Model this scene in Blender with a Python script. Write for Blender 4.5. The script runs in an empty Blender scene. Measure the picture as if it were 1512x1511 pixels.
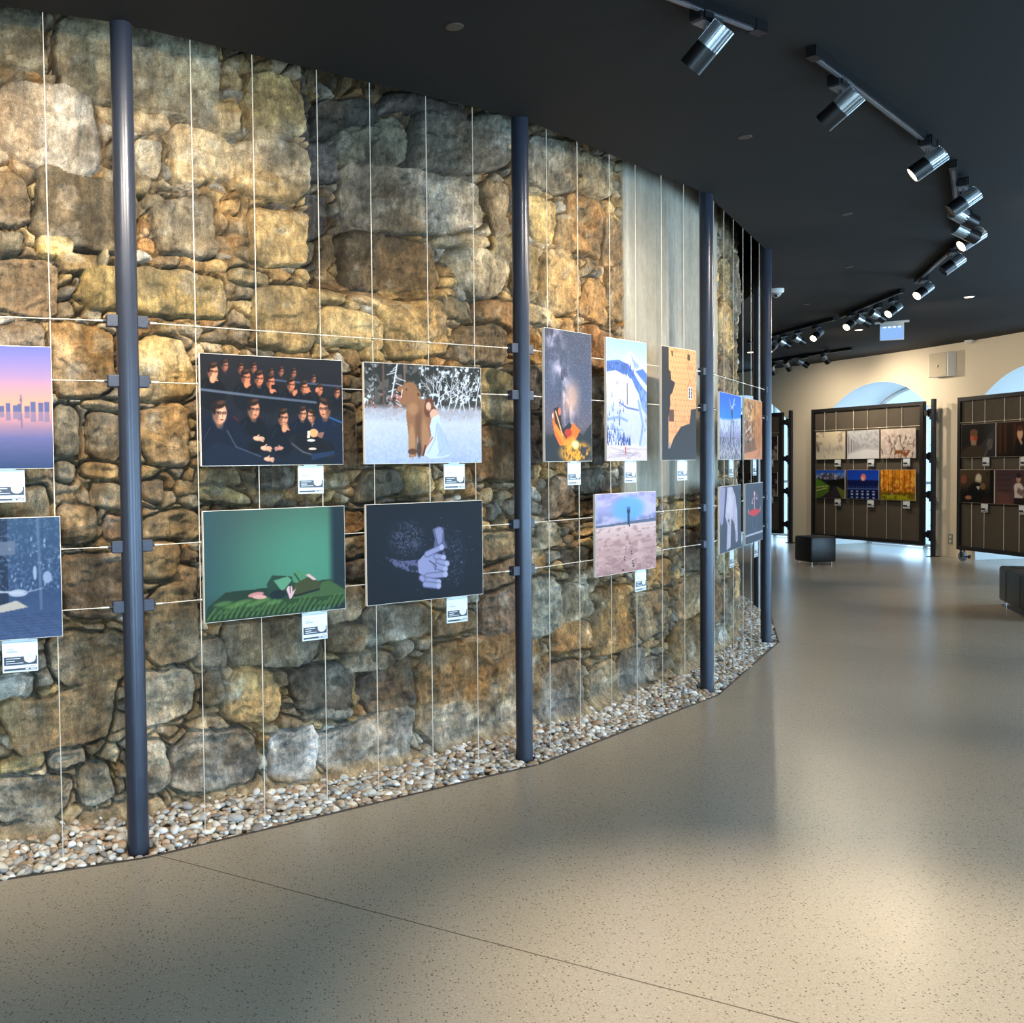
import bpy, math, random
import numpy as np
from mathutils import Vector, Matrix

# ------------------------------------------------------------------ camera model of the photograph
F, CX, CY = 1486.0, 496.0, 741.0
PITCH, ROLL = math.radians(1.99), math.radians(-0.84)
H = 3.4                 # ceiling height
CAMZ = 0.468 * H
_cp, _sp, _cr, _sr = math.cos(PITCH), math.sin(PITCH), math.cos(ROLL), math.sin(ROLL)
RM = np.array([[_cr, -_sr, 0], [_sr, _cr, 0], [0, 0, 1]]) @ np.array([[1, 0, 0], [0, _cp, -_sp], [0, _sp, _cp]])
CC = np.array([-5.607, 13.498])     # centre of the round tower; everything is laid out on rings about it
RP, RW, RE, RO = 10.487, 10.17, 10.59, 15.65   # pole ring, stone face, floor edge, outer wall

def ray(x, y):
    d = RM.T @ np.array([(x - CX) / F, (y - CY) / F, 1.0])
    return np.array([d[0], d[2], -d[1]])
def atz(x, y, z=0.0):
    d = ray(x, y); t = (z - CAMZ) / d[2]
    return np.array([0, 0, CAMZ]) + t * d
def onpl(x, y, a, b):
    d = ray(x, y); n = np.array([b[1] - a[1], a[0] - b[0]])
    t = (n @ np.array(a[:2])) / (n @ d[:2])
    return np.array([0, 0, CAMZ]) + t * d
def circ(x, y, r, near=False):
    d = ray(x, y); a = d[0]**2 + d[1]**2; ox, oy = -CC[0], -CC[1]
    b = 2 * (d[0]*ox + d[1]*oy); c = ox*ox + oy*oy - r*r
    q = math.sqrt(max(b*b - 4*a*c, 0)); t = (-b - q if near else -b + q) / (2*a)
    return np.array([0, 0, CAMZ]) + t * d
def pol(deg, r, z=0.0):
    a = math.radians(deg)
    return np.array([CC[0] + r*math.cos(a), CC[1] + r*math.sin(a), z])
def ang(p):
    return math.degrees(math.atan2(p[1] - CC[1], p[0] - CC[0]))

scn = bpy.context.scene
COL = scn.collection
rnd = random.Random(7)
RNG = np.random.RandomState(11)

# ------------------------------------------------------------------ materials
def lin(c):
    return tuple(((v/255)/12.92 if v/255 <= 0.04045 else ((v/255 + 0.055)/1.055)**2.4) for v in c)
def mat(name, rgb=None, rough=0.5, metal=0.0, spec=0.5, emit=None, estr=0.0, coat=0.0):
    m = bpy.data.materials.new(name); m.use_nodes = True
    b = m.node_tree.nodes['Principled BSDF']
    if rgb is not None: b.inputs['Base Color'].default_value = (*lin(rgb), 1)
    b.inputs['Roughness'].default_value = rough; b.inputs['Metallic'].default_value = metal
    b.inputs['Specular IOR Level'].default_value = spec; b.inputs['Coat Weight'].default_value = coat
    if emit: b.inputs['Emission Color'].default_value = (*lin(emit), 1); b.inputs['Emission Strength'].default_value = estr
    return m
class NT:
    def __init__(s, m): s.t = m.node_tree; s.b = s.t.nodes['Principled BSDF']
    def n(s, typ, **kw):
        x = s.t.nodes.new(typ)
        for k, v in kw.items():
            if k in x.inputs.keys() if hasattr(x.inputs, 'keys') else False: x.inputs[k].default_value = v
            else: setattr(x, k, v)
        return x
    def l(s, a, b): s.t.links.new(a, b)
    def noise(s, scale, detail=4, rough=0.6, co=None):
        x = s.t.nodes.new('ShaderNodeTexNoise'); x.inputs['Scale'].default_value = scale
        x.inputs['Detail'].default_value = detail; x.inputs['Roughness'].default_value = rough
        if co is not None: s.l(co, x.inputs['Vector'])
        return x.outputs['Fac']
    def coord(s):
        return s.t.nodes.new('ShaderNodeTexCoord').outputs['Object']
    def mr(s, v, a, b, c, d):
        x = s.t.nodes.new('ShaderNodeMapRange'); s.l(v, x.inputs['Value'])
        for k, q in zip(('From Min', 'From Max', 'To Min', 'To Max'), (a, b, c, d)): x.inputs[k].default_value = q
        return x.outputs['Result']
    def math(s, op, a, b=None, c=None):
        x = s.t.nodes.new('ShaderNodeMath'); x.operation = op
        for i, q in enumerate((a, b, c)):
            if q is None: continue
            if isinstance(q, (int, float)): x.inputs[i].default_value = q
            else: s.l(q, x.inputs[i])
        return x.outputs[0]
    def mulcol(s, col, fac):
        x = s.t.nodes.new('ShaderNodeVectorMath'); x.operation = 'SCALE'
        s.l(col, x.inputs[0]); s.l(fac, x.inputs['Scale']); return x.outputs[0]
    def mix(s, fac, a, b):
        x = s.t.nodes.new('ShaderNodeMix'); x.data_type = 'RGBA'
        s.l(fac, x.inputs[0])
        for i, q in ((6, a), (7, b)):
            if isinstance(q, tuple): x.inputs[i].default_value = (*lin(q), 1)
            else: s.l(q, x.inputs[i])
        return x.outputs[2]
    def bump(s, h, strength=0.3, dist=0.01):
        x = s.t.nodes.new('ShaderNodeBump'); x.inputs['Strength'].default_value = strength
        x.inputs['Distance'].default_value = dist; s.l(h, x.inputs['Height']); s.l(x.outputs[0], s.b.inputs['Normal'])
        return x
    def base(s, c): s.l(c, s.b.inputs['Base Color'])
    def attr(s, name):
        x = s.t.nodes.new('ShaderNodeAttribute'); x.attribute_name = name; return x

def mottled(name, rgb, rough, metal=0.0, amt=0.12, scale=8, spec=0.5, bump=0.0, bscale=80):
    m = mat(name, rgb, rough, metal, spec); t = NT(m); co = t.coord()
    f = t.mr(t.noise(scale, 5, 0.6, co), 0.3, 0.7, 1 - amt, 1 + amt)
    c = t.n('ShaderNodeRGB'); c.outputs[0].default_value = (*lin(rgb), 1)
    t.base(t.mulcol(c.outputs[0], f))
    if bump: t.bump(t.noise(bscale, 4, 0.6, co), bump, 0.003)
    return m

M = {}
M['pole'] = mottled('pole_paint', (46, 51, 64), 0.3, 0.3, 0.10, 6, 0.5, 0.06, 60)
M['bracket'] = mottled('bracket_paint', (52, 56, 68), 0.5, 0.3, 0.2, 60, 0.5, 0.3, 200)
M['ceiling'] = mottled('ceiling_black_paint', (14, 13, 12), 0.8, 0, 0.06, 1.5, 0.3, 0.15, 45)
M['plaster'] = mottled('cream_plaster', (226, 214, 194), 0.8, 0, 0.025, 1.2, 0.3, 0.10, 30)
M['reveal'] = mottled('white_reveal_plaster', (232, 232, 230), 0.8, 0, 0.02, 1.2, 0.3, 0.08, 30)
M['cable'] = mottled('steel_cable', (206, 196, 180), 0.55, 0.2, 0.08, 30)
M['clamp'] = mottled('clamp_steel', (215, 212, 205), 0.25, 0.9, 0.06, 60)
M['board'] = mottled('print_board_edge', (216, 204, 190), 0.5, 0, 0.04, 20)
M['blackmetal'] = mottled('black_enamel', (20, 20, 22), 0.32, 0.2, 0.1, 20)
M['sink'] = mottled('aluminium_fins', (190, 196, 200), 0.3, 0.85, 0.05, 40)
M['greymetal'] = mottled('grey_rail', (120, 122, 128), 0.35, 0.6, 0.08, 40)
M['panelframe'] = mottled('panel_frame_black', (26, 25, 28), 0.42, 0.2, 0.1, 12)
M['panelboard'] = mottled('panel_board_charcoal', (72, 66, 58), 0.8, 0, 0.06, 6, 0.2)
M['post'] = mottled('post_dark_steel', (38, 42, 54), 0.4, 0.4, 0.1, 15)
M['leather'] = mottled('black_leather', (13, 13, 14), 0.38, 0, 0.15, 10, 0.5, 0.25, 160)
M['chrome'] = mottled('chrome_foot', (200, 200, 205), 0.15, 1.0, 0.04, 40)
M['whiteplastic'] = mottled('white_plastic', (225, 224, 220), 0.4, 0, 0.02, 20)
M['greyplastic'] = mottled('pale_grey_plastic', (150, 148, 142), 0.5, 0, 0.04, 20)
M['beigebox'] = mottled('beige_cover', (196, 182, 156), 0.55, 0, 0.03, 20)
M['cardwhite'] = mottled('card_white', (196, 202, 208), 0.35, 0, 0.01, 30)
M['carddark'] = mottled('card_dark_ink', (38, 40, 52), 0.35, 0, 0.05, 30)
M['cardgrey'] = mottled('card_grey_ink', (150, 156, 166), 0.35, 0, 0.05, 30)
M['cardred'] = mottled('card_red_ink', (190, 90, 100), 0.4, 0, 0.05, 30)
M['disc'] = mottled('disc_cover', (64, 57, 50), 0.5, 0.2, 0.05, 30)
M['rubber'] = mottled('wheel_rubber', (96, 108, 124), 0.5, 0, 0.06, 30)
M['edge'] = mottled('floor_edge_strip', (60, 48, 38), 0.7, 0.2, 0.1, 30)
M['windowframe'] = mottled('white_window_frame', (222, 228, 232), 0.45, 0, 0.02, 10)
def emis(name, rgb, s):
    m = bpy.data.materials.new(name); m.use_nodes = True; n = m.node_tree; n.nodes.clear()
    e = n.nodes.new('ShaderNodeEmission'); e.inputs[0].default_value = (*lin(rgb), 1); e.inputs[1].default_value = s
    o = n.nodes.new('ShaderNodeOutputMaterial'); n.links.new(e.outputs[0], o.inputs[0]); return m
M['lens_on'] = emis('lens_lit', (255, 226, 176), 14.0)
M['down_on'] = emis('downlight_lit', (255, 232, 190), 9.0)
M['lens_off'] = mat('lens_unlit', (30, 30, 34), 0.1)
M['sign'] = emis('sign_glow', (150, 195, 255), 1.0)
M['led'] = emis('sign_led', (210, 240, 255), 2.4)
def glass():
    m = bpy.data.materials.new('window_glass'); m.use_nodes = True; n = m.node_tree; n.nodes.clear()
    tr = n.nodes.new('ShaderNodeBsdfTransparent'); tr.inputs[0].default_value = (.93, .97, .98, 1)
    gl = n.nodes.new('ShaderNodeBsdfGlossy'); gl.inputs['Roughness'].default_value = 0.03
    fr = n.nodes.new('ShaderNodeFresnel'); mx = n.nodes.new('ShaderNodeMixShader'); o = n.nodes.new('ShaderNodeOutputMaterial')
    n.links.new(fr.outputs[0], mx.inputs[0]); n.links.new(tr.outputs[0], mx.inputs[1]); n.links.new(gl.outputs[0], mx.inputs[2])
    n.links.new(mx.outputs[0], o.inputs[0]); return m
M['glass'] = glass()

def m_picture():
    m = mat('printed_picture', None, 0.5, 0, 0.14); t = NT(m)
    c = t.attr('Col').outputs['Color']
    f = t.mr(t.noise(900, 1, 0.5, t.coord()), 0.3, 0.7, 0.97, 1.03)
    t.base(t.mulcol(c, f)); return m
M['picture'] = m_picture()

def m_stone():
    m = mat('rubble_stone', None, 0.85, 0, 0.35); t = NT(m); co = t.coord()
    c = t.attr('Col').outputs['Color']; rgh = t.attr('Rgh').outputs['Fac']
    f1 = t.mr(t.noise(9, 8, 0.72, co), 0.3, 0.7, 0.52, 1.46)
    mp = t.n('ShaderNodeMapping'); t.l(co, mp.inputs[0]); mp.inputs['Scale'].default_value = (1, 1, .35)
    mp.inputs['Rotation'].default_value = (.3, .5, 0)
    f2 = t.mr(t.noise(38, 6, 0.75, mp.outputs[0]), 0.32, 0.68, 0.52, 1.46)
    f3 = t.mr(t.noise(210, 4, 0.8, co), 0.34, 0.66, 0.55, 1.45)
    f = t.math('MULTIPLY', t.math('MULTIPLY', f1, f2), f3)
    one = t.math('SUBTRACT', 1.0, rgh)
    f = t.math('ADD', t.math('MULTIPLY', f, rgh), one)
    cc = t.mulcol(c, f)
    warm = t.mr(t.noise(3.2, 5, 0.65, co), 0.46, 0.66, 0, 0.3)
    warm = t.math('MULTIPLY', warm, rgh)
    x = t.n('ShaderNodeMix'); x.data_type = 'RGBA'; x.blend_type = 'MULTIPLY'
    t.l(warm, x.inputs[0]); t.l(cc, x.inputs[6]); x.inputs[7].default_value = (1.0, .70, .38, 1)
    t.base(x.outputs[2])
    h = t.math('ADD', t.noise(55, 8, 0.75, mp.outputs[0]), t.math('MULTIPLY', t.noise(240, 3, 0.7, co), 0.35))
    b = t.bump(h, 1.0, 0.022)
    t.l(t.mr(rgh, 0, 1, 0.10, 1.0), b.inputs['Strength'])
    return m
M['stone'] = m_stone()

def m_pebble(name, attr=False):
    m = mat(name, None, 0.55, 0, 0.4); t = NT(m); co = t.coord()
    if attr: c = t.attr('Col').outputs['Color']
    else:
        oi = t.n('ShaderNodeObjectInfo'); r = t.n('ShaderNodeValToRGB'); t.l(oi.outputs['Random'], r.inputs[0])
        r.color_ramp.interpolation = 'CONSTANT'; e = r.color_ramp.elements
        e[0].color = (*lin(PEB[0]), 1); e[1].position = 1/len(PEB); e[1].color = (*lin(PEB[1]), 1)
        for i in range(2, len(PEB)):
            q = e.new(i/len(PEB)); q.color = (*lin(PEB[i]), 1)
        c = r.outputs[0]
    t.base(t.mulcol(c, t.mr(t.noise(60, 4, 0.6, co), 0.3, 0.7, 0.85, 1.12)))
    return m
PEB = [(196, 190, 182), (176, 168, 158), (160, 142, 122), (214, 211, 206), (138, 134, 130), (172, 150, 126), (154, 150, 145), (188, 174, 154), (120, 112, 104), (164, 134, 106), (202, 194, 180), (146, 124, 100)]
M['pebble'] = m_pebble('pebble_stone'); M['pebbles'] = m_pebble('pebble_bed', True)

def m_floor():
    m = mat('polished_concrete', None, 0.3, 0, 0.5); t = NT(m); co = t.coord()
    big = t.mr(t.noise(.7, 2, 0.5, co), 0.3, 0.7, 0, 1)
    c = t.mix(big, (146, 136, 121), (157, 147, 131))
    med = t.mr(t.noise(95, 4, 0.8, co), 0.3, 0.7, 0.86, 1.12); c = t.mulcol(c, med)
    def speck(scale, thr, s=0.0):
        v = t.n('ShaderNodeTexVoronoi'); v.inputs['Scale'].default_value = scale; v.inputs['Randomness'].default_value = 1
        t.l(co, v.inputs['Vector']); wn = t.math('SUBTRACT', v.outputs['Distance'], s)
        cs = t.n('ShaderNodeSeparateColor'); t.l(v.outputs['Color'], cs.inputs[0])
        return t.math('MULTIPLY', t.mr(wn, 0.18, 0.30, 1, 0), t.math('GREATER_THAN', cs.outputs[0], thr))
    c = t.mix(t.math('MULTIPLY', speck(75, 0.55), .8), c, (66, 57, 50))
    c = t.mix(t.math('MULTIPLY', speck(120, 0.5), .65), c, (84, 76, 66))
    c = t.mix(t.math('MULTIPLY', speck(110, 0.8), .4), c, (205, 194, 172))
    # saw-cut joints, parallel lines 6.43 m apart
    sx = t.n('ShaderNodeSeparateXYZ'); t.l(co, sx.inputs[0])
    d = t.math('ADD', t.math('MULTIPLY', sx.outputs[0], .5388), t.math('MULTIPLY', sx.outputs[1], .8425))
    wob = t.math('MULTIPLY', t.math('SUBTRACT', t.noise(6, 2, .5, co), .5), .006)
    d = t.math('ADD', d, wob)
    j = None
    for q in (3.045, 9.475, 14.2):
        k = t.mr(t.math('ABSOLUTE', t.math('SUBTRACT', d, q)), 0.0022, 0.0042, 1, 0)
        j = k if j is None else t.math('MAXIMUM', j, k)
    t.base(t.mix(t.math('MULTIPLY', j, .8), c, (62, 50, 40)))
    t.b.inputs['Roughness'].default_value = .27
    return m
M['floor'] = m_floor()
def m_dirt():
    m = mottled('sandy_rubble', (150, 122, 88), 0.95, 0, 0.25, 25, 0.2, 0.8, 60); return m
M['dirt'] = m_dirt()

# ------------------------------------------------------------------ mesh helpers
WORLD = {}
def tag(o, label=None, cat=None, group=None, kind=None):
    if label: o['label'] = label
    if cat: o['category'] = cat
    if group: o['group'] = group
    if kind: o['kind'] = kind
    return o
def empty(name, loc, label, cat, group=None):
    o = bpy.data.objects.new(name, None); COL.objects.link(o); o.location = tuple(loc)
    o.empty_display_size = 0.05
    WORLD[o.name] = np.array(loc, float); return tag(o, label, cat, group)
def frame_to(d, up=(0, 0, 1)):
    d = Vector(d).normalized(); u = Vector(up)
    if abs(d.dot(u)) > .98: u = Vector((1, 0, 0))
    x = u.cross(d).normalized(); y = d.cross(x)
    return np.array([[x.x, y.x, d.x], [x.y, y.y, d.y], [x.z, y.z, d.z]])
class MB:
    def __init__(s): s.v = []; s.f = []
    def add(s, v, f):
        n = len(s.v); s.v += [tuple(p) for p in v]; s.f += [tuple(i + n for i in q) for q in f]; return s
    def box(s, c, size, ax=None, bev=0.0):
        """ax: 3x3 with columns = local x, y, z"""
        ax = np.eye(3) if ax is None else np.array(ax, float); c = np.array(c, float); hx, hy, hz = [q/2 for q in size]
        if bev <= 0:
            v = [c + ax @ np.array([x*hx, y*hy, z*hz]) for x in (-1, 1) for y in (-1, 1) for z in (-1, 1)]
            return s.add(v, [(0, 1, 3, 2), (4, 6, 7, 5), (0, 4, 5, 1), (2, 3, 7, 6), (0, 2, 6, 4), (1, 5, 7, 3)])
        b = bev; rings = []
        for z, ins in ((-hz, b), (-hz + b*.3, b*.3), (-hz + b, 0), (hz - b, 0), (hz - b*.3, b*.3), (hz, b)):
            r = []
            for cx, cy, a0 in ((hx - b, hy - b, 0), (-hx + b, hy - b, 90), (-hx + b, -hy + b, 180), (hx - b, -hy + b, 270)):
                for k in range(4):
                    a = math.radians(a0 + 30*k); q = b - ins
                    r.append(c + ax @ np.array([cx + q*math.cos(a), cy + q*math.sin(a), z]))
            rings.append(r)
        n = 16; v = [p for r in rings for p in r]; f = []
        for i in range(5):
            for k in range(n): f.append((i*n + k, i*n + (k+1) % n, (i+1)*n + (k+1) % n, (i+1)*n + k))
        f.append(tuple(reversed(range(n)))); f.append(tuple(5*n + k for k in range(n)))
        return s.add(v, f)
    def cyl(s, a, b, r, n=12, r2=None, caps=True):
        a = np.array(a, float); b = np.array(b, float); ax = frame_to(b - a); r2 = r if r2 is None else r2
        v = []
        for p, q in ((a, r), (b, r2)):
            for k in range(n):
                t = 2*math.pi*k/n; v.append(p + ax @ np.array([q*math.cos(t), q*math.sin(t), 0]))
        f = [(k, (k+1) % n, n + (k+1) % n, n + k) for k in range(n)]
        if caps: f += [tuple(reversed(range(n))), tuple(range(n, 2*n))]
        return s.add(v, f)
    def lathe(s, a, d, prof, n=16):
        """prof: list of (t along d, radius)"""
        a = np.array(a, float); ax = frame_to(d); v = []
        for t, r in prof:
            for k in range(n):
                q = 2*math.pi*k/n; v.append(a + ax @ np.array([r*math.cos(q), r*math.sin(q), t]))
        f = [(i*n + k, i*n + (k+1) % n, (i+1)*n + (k+1) % n, (i+1)*n + k) for i in range(len(prof)-1) for k in range(n)]
        f += [tuple(reversed(range(n))), tuple((len(prof)-1)*n + k for k in range(n))]
        return s.add(v, f)
    def ball(s, c, r, n=10):
        return s.lathe(np.array(c) - np.array([0, 0, r]), (0, 0, 1), [(r - r*math.cos(math.pi*i/6), max(r*math.sin(math.pi*i/6), 1e-4)) for i in range(7)], n)
    def prism(s, pts, c, ax, depth):
        """pts 2D in local x,y; extruded along local z by depth, centred"""
        c = np.array(c, float); ax = np.array(ax, float); n = len(pts)
        v = [c + ax @ np.array([x, y, z]) for z in (-depth/2, depth/2) for x, y in pts]
        return s.add(v, [tuple(reversed(range(n))), tuple(range(n, 2*n))] + [(k, (k+1) % n, n + (k+1) % n, n + k) for k in range(n)])
    def build(s, name, m, parent=None, smooth=False, kind=None, loc=None):
        me = bpy.data.meshes.new(name)
        if parent is not None: org = WORLD[parent.name]
        elif loc is not None: org = np.array(loc, float)
        else: org = np.zeros(3)
        v = np.array(s.v, float) - org
        me.from_pydata([tuple(p) for p in v], [], s.f); me.update()
        me.materials.append(m)
        if smooth:
            me.polygons.foreach_set('use_smooth', [True]*len(me.polygons))
            try: me.set_sharp_from_angle(angle=math.radians(35))
            except Exception: pass
        o = bpy.data.objects.new(name, me); COL.objects.link(o)
        if parent is not None: o.parent = parent
        else: o.location = tuple(org)
        WORLD[o.name] = org
        if kind: o['kind'] = kind
        return o
def grid_mesh(name, P, m, parent=None, col=None, extra=None, smooth=True, flip=False, kind=None):
    """P: (rows, cols, 3) world points"""
    r, c = P.shape[:2]; org = WORLD[parent.name] if parent is not None else np.zeros(3)
    v = (P - org).reshape(-1, 3).astype(np.float32)
    i = np.arange(r*c).reshape(r, c)
    q = np.stack([i[:-1, :-1], i[:-1, 1:], i[1:, 1:], i[1:, :-1]], -1).reshape(-1, 4)
    if flip: q = q[:, ::-1]
    nf = len(q); me = bpy.data.meshes.new(name)
    me.vertices.add(len(v)); me.vertices.foreach_set('co', v.ravel())
    me.loops.add(nf*4); me.loops.foreach_set('vertex_index', q.ravel().astype(np.int32))
    me.polygons.add(nf); me.polygons.foreach_set('loop_start', (np.arange(nf)*4).astype(np.int32))
    me.polygons.foreach_set('loop_total', np.full(nf, 4, np.int32))
    if smooth: me.polygons.foreach_set('use_smooth', np.ones(nf, bool))
    me.update(calc_edges=True)
    if col is not None:
        a = me.color_attributes.new('Col', 'FLOAT_COLOR', 'POINT')
        cc = np.ones((r*c, 4), np.float32); cc[:, :3] = col.reshape(-1, 3); a.data.foreach_set('color', cc.ravel())
    if extra is not None:
        a = me.attributes.new('Rgh', 'FLOAT', 'POINT'); a.data.foreach_set('value', extra.astype(np.float32).ravel())
    me.materials.append(m)
    o = bpy.data.objects.new(name, me); COL.objects.link(o)
    if parent is not None: o.parent = parent
    WORLD[o.name] = org
    if kind: o['kind'] = kind
    return o
def vnoise(x, y, seed=0):
    r = np.random.RandomState(seed).rand(256, 256)
    xi = np.floor(x).astype(int); yi = np.floor(y).astype(int); fx = x - xi; fy = y - yi
    fx = fx*fx*(3 - 2*fx); fy = fy*fy*(3 - 2*fy); g = lambda a, b: r[a & 255, b & 255]
    return (g(xi, yi)*(1-fx)*(1-fy) + g(xi+1, yi)*fx*(1-fy) + g(xi, yi+1)*(1-fx)*fy + g(xi+1, yi+1)*fx*fy)
def fbm(x, y, oct=4, seed=0, gain=.5):
    s = 0; a = 1; t = 0
    for k in range(oct):
        s = s + a*vnoise(x*2**k + 17.3*k, y*2**k + 5.1*k, seed + k); t += a; a *= gain
    return s/t
def sstep(x, a, b):
    t = np.clip((x - a)/(b - a), 0, 1); return t*t*(3 - 2*t)
def nlin(a):
    a = np.clip(a/255.0, 0, 1); return np.where(a <= .04045, a/12.92, ((a + .055)/1.055)**2.4)
# ------------------------------------------------------------------ the rubble wall
# stones: outline box of each large block (read on the wall face), and its kind of rock; d on some blocks is painted recess and print shade
STONES = """
-20 8 73 103 g;85 30 328 165 g;-5 122 146 252 w;47 254 205 368 b;-20 262 41 338 b;-10 386 90 472 b;90 374 150 405 t;118 400 330 470 t
254 185 352 272 t;345 205 455 298 t;231 288 322 382 g;368 310 458 394 t;365 105 452 195 t;375 182 430 207 t;310 145 360 190 t;197 205 243 258 g
194 168 254 196 t;216 278 252 304 g;333 298 358 322 t;197 252 227 283 t;333 402 398 424 t;375 425 473 515 t;549 155 634 232 g;637 165 750 245 G
489 178 549 240 d;454 95 514 200 d;552 238 714 333 g;471 257 536 336 d;549 336 664 428 b;718 263 752 346 b;664 340 721 362 t;676 365 750 440 g
721 346 775 388 t;457 333 518 378 b;464 418 513 451 t;473 457 562 517 t;527 422 594 451 t;562 438 660 520 t;651 441 692 473 g;702 444 775 486 o
667 480 748 540 b;533 511 566 537 t;590 412 626 438 t;780 200 852 280 g;855 228 905 290 g;777 285 818 360 t;835 293 888 373 o;818 312 845 372 t
796 368 854 463 t;757 363 792 446 t;857 410 893 474 o;779 452 824 480 t;890 320 916 390 b;868 480 905 549 o;750 474 799 530 o;896 390 916 466 b
74 480 170 587 o;180 505 288 585 t;78 597 120 677 g;130 606 185 680 b;207 592 286 690 t;118 680 185 706 t;80 680 113 714 g;121 590 190 604 t
137 710 190 748 g;210 706 243 740 g;85 742 143 800 b;149 756 200 797 b;210 754 297 798 g;86 815 200 912 b;210 803 268 855 b;213 858 294 990 g
73 930 195 1018 b;-10 1000 54 1034 w;266 833 294 873 g;15 1022 170 1107 t;200 997 286 1070 w;286 944 333 994 w;330 912 475 985 G;330 991 416 1070 t
298 994 330 1050 b;390 985 432 1017 g;434 977 528 1050 d;254 1083 381 1169 G;397 1077 473 1153 W;190 1099 254 1178 w;117 1130 165 1190 w;-10 1143 108 1210 g
76 1108 130 1134 w;-10 1210 92 1252 w;111 1197 205 1236 g;210 1181 241 1226 w;241 1185 295 1214 G;403 1158 451 1182 G;0 1112 73 1137 t;540 983 610 1056 d
613 944 775 1105 o;473 1062 607 1148 w;482 926 546 962 b;479 866 537 926 g;537 892 640 950 G;643 905 704 941 b;506 960 582 990 g;582 950 612 977 w
464 1041 525 1062 w;707 870 775 941 b;779 855 827 940 w;827 864 870 916 g;870 864 932 966 o;812 916 869 963 o;937 870 987 940 b;795 977 862 1062 G
868 977 911 1045 b;911 954 952 1024 G;949 971 984 1004 b;987 916 1045 998 o;998 852 1045 913 t;775 942 798 1050 o;968 822 990 861 o;830 817 850 843 g
291 689 358 716 b;291 719 374 742 t;383 687 432 721 G;485 689 518 717 b;500 603 532 688 b;528 689 595 735 G;597 689 640 735 t;705 627 775 716 o
705 545 775 620 t;503 746 545 787 o;503 790 545 822 b;503 825 545 862 d;706 781 775 825 b;706 831 775 866 b;850 690 900 728 d;850 736 880 760 o
850 772 880 792 t;980 740 1045 780 t;1010 784 1045 845 b;777 534 800 610 d;777 614 800 690 d;870 556 895 640 b;870 644 895 686 d;0 345 42 382 g
60 345 115 380 t;150 368 166 395 g;-10 480 70 570 b;-10 580 72 690 g;-10 720 72 780 b;-10 860 80 930 g;300 540 400 620 b;405 540 500 610 t;300 625 390 684 g
395 615 495 684 t;300 750 380 830 b;385 750 500 810 g;300 835 400 905 g;405 815 500 880 b;540 540 620 610 t;625 545 700 620 b;540 615 610 684 g;615 625 700 684 t
540 745 620 820 b;625 745 700 800 g;540 825 610 888 t;615 805 700 880 b;800 500 860 590 t;800 595 868 680 b;802 705 845 760 b;790 765 830 812 g;880 735 960 790 b
880 795 960 850 g;885 560 900 680 b;905 560 916 690 t
1062 300 1080 380 b;1062 384 1076 440 t;1078 384 1094 470 b;1060 446 1076 520 t;1077 476 1093 560 o;1060 526 1076 600 b;1060 606 1078 700 b;1080 566 1096 660 t
1060 706 1080 760 g;1082 666 1097 740 b;1060 766 1076 850 t;1078 746 1097 830 g;1062 856 1080 920 b;1082 836 1097 880 t;1050 925 1070 960 w;1072 880 1094 940 g
1050 860 1060 920 o;1048 800 1058 855 b;1080 320 1094 380 G;517 118 600 178 d;455 95 512 112 d;602 136 700 163 G;702 165 775 205 G;600 420 664 440 t"""
PAL = {'g': (162, 146, 118), 't': (190, 160, 110), 'o': (150, 114, 72), 'b': (138, 118, 90), 'G': (124, 116, 102), 'd': (104, 95, 82), 'w': (184, 176, 160), 'W': (240, 238, 232)}

def wall_coord(x, y):
    """a point of the photograph on the stone face -> arc length s, height z"""
    x = min(x, 1094 + (x - 1094)*.1) if x > 1094 else x
    p = circ(x, y, RW + .03, near=True)
    return math.radians(ang(p)) * RW, p[2]

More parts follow.
